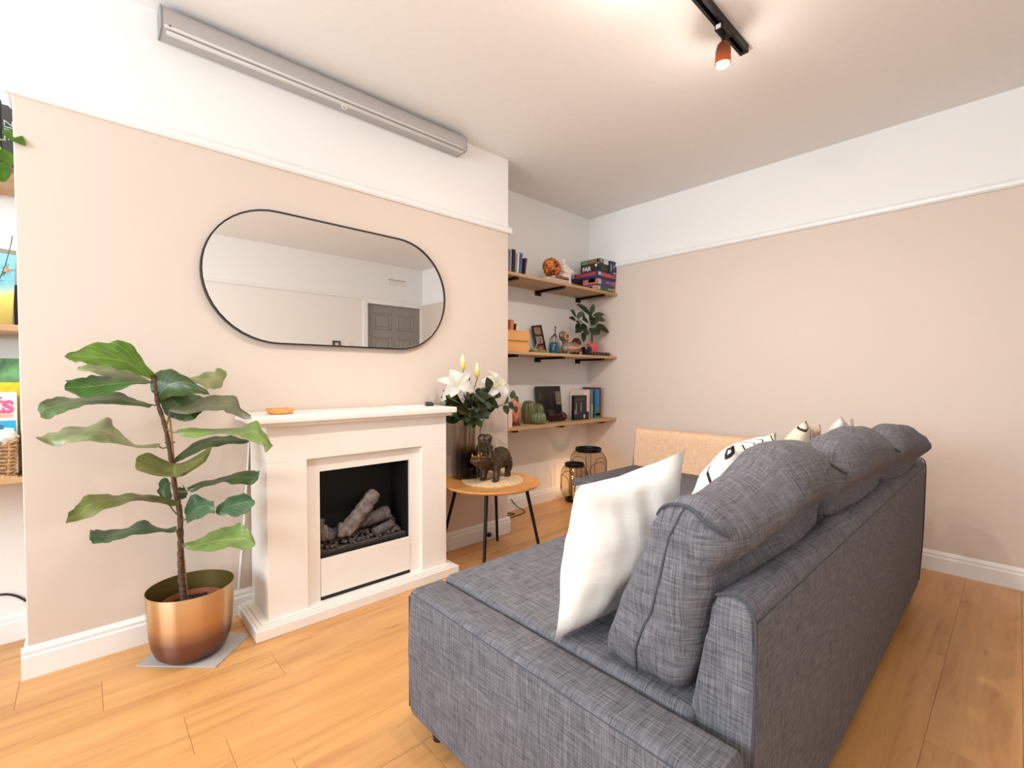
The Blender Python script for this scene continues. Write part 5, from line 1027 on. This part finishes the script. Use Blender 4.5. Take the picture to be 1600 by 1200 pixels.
# ================================================================ LANTERNS
m_gauze = glass_thin('black_wire_gauze', (.82, .76, .70), .02)
def lantern(label, x, y, r, h, lit):
    ln = thing('candle_lantern', label, 'lantern', (x, y, 0), None)
    bm = BM(); pr = [(.62*r, .012), (.80*r, .03*h/.34+.01), (r*.97, .085), (r, .15), (r, h-.12), (r*.95, h-.075), (r*.80, h-.040), (r*.66, h-.022)]
    lathe(bm, pr, (x, y, 0), 40); link('wire_gauze', bm, m_gauze, ln)
    bm = BM(); lathe(bm, [(r*.60, 0), (r*.66, 0), (r*.66, .022), (r*.60, .022)], (x, y, 0), 32, closed=True); lathe(bm, [(0, .002), (r*.61, .002), (r*.61, .006), (0, .006)], (x, y, 0), 24); link('base_ring', bm, m_blk, ln)
    bm = BM(); lathe(bm, [(r*.62, h-.030), (r*.70, h-.030), (r*.72, h-.004), (r*.70, h), (r*.63, h), (r*.60, h-.01)], (x, y, 0), 32, closed=True); link('top_ring', bm, m_blk, ln)
    for k in range(4):
        a0 = math.radians(-105)+k*pi/2; bm = BM()
        def S(u, z): 
            rr = r*1.005
            return (x+rr*math.cos(a0+u), y+rr*math.sin(a0+u), z)
        arch = [S(-.55, .09)]+[S(-.55, .12+(h-.27)*t) for t in (.3, .6, 1)]+[S(.55*-math.cos(pi*t), h-.15+.055*math.sin(pi*t)) for t in (.2, .4, .5, .6, .8)]+[S(.55, .12+(h-.27)*t) for t in (1, .6, .3)]+[S(.55, .09)]
        tube(bm, arch, .0022, 6); link('arch_wire', bm, m_blk, ln)
        a1 = a0+pi/4; bm = BM(); tube(bm, [(x+q*1.004*math.cos(a1), y+q*1.004*math.sin(a1), z) for q, z in pr], .0022, 6); link('side_wire', bm, m_blk, ln)
    bm = BM(); lathe(bm, [(0, .007), (.036, .007), (.036, .125), (.030, .128), (.02, .12), (0, .12)], (x+.01, y-.02, 0), 24)
    link('candle', bm, mat('warm_glowing_wax', (246, 214, 130), .5, emit=(255, 190, 80), estr=.9) if lit else cmat((236, 224, 200)), ln)
    if lit:
        l = bpy.data.lights.new('candle_glow', 'POINT'); l.energy = 1.6; l.color = (1, .62, .30); l.shadow_soft_size = .012
        lq = bpy.data.objects.new('candle_glow', l); COL.objects.link(lq); lq.location = (x+.01, y-.02, .15)
lantern('small black wire lantern with glowing candle on the floor under lowest shelf', 3.185, 2.64, .122, .335, True)
lantern('taller black wire lantern standing between small lantern and sofa chaise', 3.02, 2.36, .148, .520, False)

# ================================================================ CABLES
m_cab = mat('black_cable', (34, 28, 26), .5)
bm = BM(); tube(bm, spline([(2.545, 2.774, .10), (2.60, 2.755, .03), (2.625, 2.70, .005), (2.58, 2.66, .005), (2.43, 2.64, .005), (2.30, 2.66, .005), (2.25, 2.72, .006), (2.36, 2.745, .02), (2.50, 2.71, .006), (2.48, 2.685, .006), (2.28, 2.70, .006), (2.22, 2.74, .006)], 5), .0035, 6)
tag(link('power_cable', bm, m_cab), 'thin dark cable looped on the floor behind the side table', 'cable')
ds = thing('cable_clip', 'small dark clip on the baseboard behind table leg', 'clip', (1.99, 2.39, .01))
bm = BM(); box(bm, (1.975, 2.380, .020), (2.0, 2.3952, .045), .003); link('clip_body', bm, m_blkp, ds, smooth=False)
bm = BM(); tube(bm, [(1.987+.014*math.cos(t*pi/8), 2.376, .036+.014*math.sin(t*pi/8)) for t in range(17)], .0025, 6, False); link('loop', bm, m_cab, ds)
bm = BM(); tube(bm, spline([(-.62, 2.786, .19), (-.42, 2.787, .215), (-.28, 2.787, .205), (-.23, 2.787, .188), (-.19, 2.787, .145), (-.178, 2.785, .118)], 5), .0045, 6)
tag(link('power_cable', bm, m_cab), 'black cable curving along the wall at far left edge', 'cable')

# ================================================================ LEFT ALCOVE ITEMS
book('black-spined book on top left shelf behind the vine', -.262, -.2085, S1, .262, (20, 18, 18), 2.552, .16, 0)
bk = book('dark grey book with pale vertical lettering, beside the chimney breast', -.2075, -.1765, S1, .246, (72, 66, 66), 2.548, .16, 0)
lettering('lettering', 'ZINE', .034, mat('pale_blue_print', (190, 206, 214), .5), bk, axes((-.192, 2.5455, S1+.155), (0, 0, -1), (1, 0, 0), (0, -1, 0)))
vn = thing('trailing_vine', 'green trailing vine in white pot on the top left shelf', 'plant', (-.40, 2.56, S1))
bm = BM(); lathe(bm, [(0, 0), (.05, 0), (.065, .12), (.061, .12), (.05, .10), (0, .10)], (-.40, 2.57, S1), 24); link('pot', bm, cmat((236, 232, 226)), vn)
m_vine = mat('vine_leaf', (96, 140, 36), .4, var=.25, scale=40); m_vst = mat('vine_stem', (150, 176, 90), .5)
for pts in ([(-.40, 2.57, S1+.10), (-.33, 2.52, S1+.17), (-.27, 2.48, S1+.135), (-.215, 2.455, S1+.075), (-.195, 2.452, S1+.02)], [(-.40, 2.57, S1+.10), (-.32, 2.50, S1+.13), (-.26, 2.46, S1+.08), (-.19, 2.45, S1+.085)], [(-.40, 2.57, S1+.10), (-.30, 2.47, S1+.06), (-.25, 2.452, S1-.005), (-.215, 2.452, S1-.02)]):
    bm = BM(); tube(bm, spline(pts, 6), .0028, 6); link('stem', bm, m_vst, vn)
for c, d, L, W in (((-.192, 2.428, S1+.112), (.62, -.45, -.55), .078, .022), ((-.215, 2.448, S1+.005), (.2, -.2, -.9), .075, .030), ((-.245, 2.45, S1+.01), (-.3, -.2, -.9), .08, .032), ((-.200, 2.45, S1+.05), (.3, -.2, -.9), .06, .022), ((-.265, 2.46, S1+.09), (-.6, -.3, -.4), .07, .028), ((-.33, 2.48, S1+.14), (-.6, -.4, .4), .08, .03), ((-.44, 2.53, S1+.13), (-.7, -.4, .5), .08, .03), ((-.38, 2.50, S1+.13), (.3, -.8, .3), .08, .03)):
    link('leaf', leaf_small(c, d, (0, -1, .4), L, W, m_vine, .2, .1), m_vine, vn, angle=80)
fr_ = thing('framed_painting', 'white framed bright painting leaning on the middle left shelf', 'picture', (-.36, 2.66, S2))
LM_ = Matrix.Translation((-.20, 2.62, S2)) @ Matrix.Rotation(math.radians(-5), 4, 'X') @ Matrix.Rotation(math.radians(3), 4, 'Y')
bm = BM()
for a, b in (((-.30, 0, .300), (.006, .018, .330)), ((-.30, 0, 0), (-.27, .018, .33)), ((-.30, 0, 0), (0, .018, .004))): box(bm, a, b, .001, 1, LM_)
link('moulding', bm, m_wt, fr_, smooth=False)
m, nt, b = nodes('bright_painting'); tc = N(nt, 'ShaderNodeTexCoord'); sx = N(nt, 'ShaderNodeSeparateXYZ'); nz = N(nt, 'ShaderNodeTexNoise', Scale=9.0, Detail=3.0); nt.links.new(tc.outputs['Object'], nz.inputs['Vector']); nt.links.new(tc.outputs['Object'], sx.inputs[0])
ad = N(nt, 'ShaderNodeMath', operation='MULTIPLY_ADD'); ad.inputs[1].default_value = .14; nt.links.new(nz.outputs['Fac'], ad.inputs[0]); nt.links.new(sx.outputs[2], ad.inputs[2])
mr_ = N(nt, 'ShaderNodeMapRange'); mr_.inputs['From Min'].default_value = .06; mr_.inputs['From Max'].default_value = .38; nt.links.new(ad.outputs[0], mr_.inputs['Value'])
r = ramp(nt, [(0, srgb((206, 150, 110))), (.16, srgb((226, 196, 104))), (.36, srgb((222, 214, 110))), (.44, srgb((196, 214, 190))), (.52, srgb((130, 196, 210))), (1, srgb((150, 206, 218)))]); nt.links.new(mr_.outputs[0], r.inputs['Fac']); nt.links.new(r.outputs['Color'], b.inputs['Base Color'])
bm = BM(); box(bm, (-.275, .004, .003), (-.002, .016, .302), 0, 1, LM_); link('painting', bm, m, fr_, smooth=False)
bm = BM(); box(bm, (-.275, -.001, .286), (-.001, .004, .301), 0, 1, LM_); link('mount_strip', bm, cmat((150, 140, 128)), fr_, smooth=False)
book('dark brown book standing behind the bright painting on middle left shelf', -.198, -.174, S2, .17, (70, 46, 40), 2.66, .12, 0)
sg = thing('dried_sprig', 'wiry dried flower sprig with orange heads before the bright painting', 'flowers', (-.21, 2.55, S2))
bm = BM(); tube(bm, spline([(-.27, 2.555, S2), (-.25, 2.55, S2+.10), (-.215, 2.548, S2+.2), (-.195, 2.545, S2+.29), (-.188, 2.545, S2+.335)], 5), .0016, 5); link('stem', bm, mat('sprig_green', (84, 100, 70), .7), sg)
random.seed(21)
for c in ((-.206, 2.545, S2+.205), (-.236, 2.545, S2+.165), (-.255, 2.545, S2+.215)):
    bm = BM()
    for k in range(26):
        d = Vector((random.gauss(0, 1), random.gauss(0, .6), random.gauss(0, 1))).normalized(); tube(bm, [Vector(c), Vector(c)+d*random.uniform(.012, .030)], .0009, 4)
    hd = link('flower_head', bm, MATS['sprig_green'], sg, smooth=False)
    bm = BM(); blob(bm, Vector(c)+Vector((.003, -.008, 0)), .009, 2, (1, .8, .9), .5); link('flower_centre', bm, cmat((232, 150, 100)), hd)
bm = BM(); lathe(bm, [(0, 0), (.025, 0), (.03, .05), (.022, .09), (.02, .09), (.026, .05), (0, .01)], (-.275, 2.555, S2), 20); link('holder', bm, cmat((210, 196, 176)), sg)
# lowest left shelf: basket, magazine, card behind
wb = thing('wicker_basket', 'woven wicker basket holding magazines on the lowest left shelf', 'basket', (-.32, 2.60, S3))
m_wick = mat('wicker', (206, 164, 116), .7, var=.35, scale=90, bump=.4)
bx0, bx1, by0, by1 = -.46, -.188, 2.475, 2.72
def rr_pt(t, e):
    P = 2*(bx1-bx0)+2*(by1-by0); s = (t % 1)*P; w_, d_ = bx1-bx0, by1-by0
    if s < w_: return Vector((bx0-e+s*(w_+2*e)/w_, by0-e, 0))
    s -= w_
    if s < d_: return Vector((bx1+e, by0-e+s*(d_+2*e)/d_, 0))
    s -= d_
    if s < w_: return Vector((bx1+e-s*(w_+2*e)/w_, by1+e, 0))
    return Vector((bx0-e, by1+e-(s-w_)*(d_+2*e)/d_, 0))
for i in range(11):
    bm = BM(); z = S3+.008+.0135*i; e = -.012+.010*i/10
    tube(bm, [rr_pt(k/72, e+(.0045 if (k+i) % 2 else -.0045))+Vector((0, 0, z+(.0015 if k % 3 else -.0015))) for k in range(73)], .0052, 5, False); link('strand', bm, m_wick, wb, angle=80)
bm = BM()
for k in range(36): tube(bm, [rr_pt(k/36, -.012)+Vector((0, 0, S3+.002)), rr_pt(k/36, -.002)+Vector((0, 0, S3+.148))], .0035, 5)
tag(link('stakes', bm, m_wick, wb), kind='stuff')
bm = BM(); box(bm, (bx0, by0, S3), (bx1, by1, S3+.006)); link('base', bm, m_wick, wb, smooth=False)
mz = thing('magazine', 'white children magazine with big pink letters standing in the wicker basket', 'magazine', (-.30, 2.50, S3+.02))
MM = Matrix.Translation((-.1865, 2.502, S3+.012)) @ Matrix.Rotation(math.radians(-3), 4, 'X')
bm = BM(); box(bm, (-.20, 0, 0), (0, .004, .300), .0005, 1, MM); link('cover', bm, m_wt, mz, smooth=False)
for a, b, c in (((-.20, .155), (-.004, .195), (40, 168, 206)), ((-.20, .195), (-.004, .204), (236, 236, 232)), ((-.12, .206), (-.01, .218), (232, 172, 140)), ((-.20, .10), (-.004, .155), (120, 196, 206)), ((-.12, .14), (-.035, .18), (232, 104, 60))):
    bm = BM(); box(bm, (a[0], -.0012, a[1]), (b[0], 0, b[1]), 0, 1, MM); link('printed_patch', bm, cmat(c), mz, smooth=False)
M_ = MM @ axes((-.043, -.0014, .243), (1, 0, 0), (0, 0, 1), (0, -1, 0)); lettering('lettering', 'KS', .060, cmat((232, 96, 140)), mz, M_, bold=.0035)
M_ = MM @ axes((-.045, -.0014, .280), (.96, 0, .2), (-.2, 0, .96), (0, -1, 0)); lettering('lettering', 'La', .018, cmat((120, 130, 170)), mz, M_)
yc = thing('picture_card', 'tall card with leafy green painting and yellow band behind the magazine', 'picture', (-.30, 2.55, S3+.02))
CM = Matrix.Translation((-.178, 2.548, S3+.012)) @ Matrix.Rotation(math.radians(-2), 4, 'X')
bm = BM(); box(bm, (-.22, 0, 0), (-.004, .005, .425), .0005, 1, CM); link('card', bm, mat('leafy_green_print', (92, 140, 92), .5, var=.55, scale=24), yc, smooth=False)
bm = BM(); box(bm, (-.22, -.0012, .285), (-.004, 0, .335), 0, 1, CM); link('yellow_band', bm, mat('yellow_print', (240, 196, 40), .5, var=.2, scale=80), yc, smooth=False)
bm = BM(); box(bm, (-.22, -.0012, 0), (-.004, 0, .285), 0, 1, CM); link('yellow_side', bm, mat('olive_yellow_print', (176, 160, 60), .5, var=.35, scale=90), yc, smooth=False)
bm = BM(); blob(bm, (-.215, 2.487, S3+.15), .026, 3, (1.15, .7, 1.1), .4, 9, seed=3); tag(link('paper_ball', bm, mat('white_tissue', (228, 228, 228), .8, var=.08, bump=.3, scale=60), angle=60), 'crumpled white tissue in the wicker basket before the magazine', 'tissue')

# ================================================================ WALL ITEMS SEEN IN THE MIRROR
vt_ = thing('wall_vent', 'white air vent high on the wall reflected in the mirror', 'vent', (3.16, Y0, 2.33))
bm = BM(); box(bm, (3.03, Y0-.001, 2.332), (3.285, Y0+.012, 2.402), .003); link('plate', bm, mat('vent_white', (236, 232, 226), .5), vt_, smooth=False)
for i in range(3):
    bm = BM(); box(bm, (3.042, Y0+.011, 2.346+.020*i), (3.273, Y0+.016, 2.351+.020*i), .001); link('slat', bm, MATS['vent_white'], vt_, smooth=False)
link('slot', boxes(((3.035, Y0+.0115, 2.391), (3.28, Y0+.0135, 2.398))), mat('slot_shadow_grey', (96, 88, 80), .8), vt_, smooth=False)
th_ = thing('thermostat', 'dark square thermostat on the wall reflected at mirror bottom', 'thermostat', (2.322, Y0, 1.44))
bm = BM(); box(bm, (2.272, Y0-.001, 1.44), (2.372, Y0+.022, 1.535), .004); link('case', bm, mat('dark_grey_plastic', (70, 66, 62), .4), th_, smooth=False)
bm = BM(); box(bm, (2.30, Y0+.0215, 1.462), (2.345, Y0+.0235, 1.51), .001); link('screen', bm, cmat((206, 200, 190)), th_, smooth=False)
sw = thing('light_switch', 'white light switch plate beside the thermostat, reflected in the mirror', 'switch', (2.50, Y0, 1.43))
bm = BM(); box(bm, (2.445, Y0-.001, 1.432), (2.545, Y0+.009, 1.522), .003); link('plate', bm, MATS['vent_white'], sw, smooth=False)
bm = BM(); box(bm, (2.48, Y0+.008, 1.46), (2.51, Y0+.013, 1.495), .002); link('rocker', bm, MATS['vent_white'], sw, smooth=False)
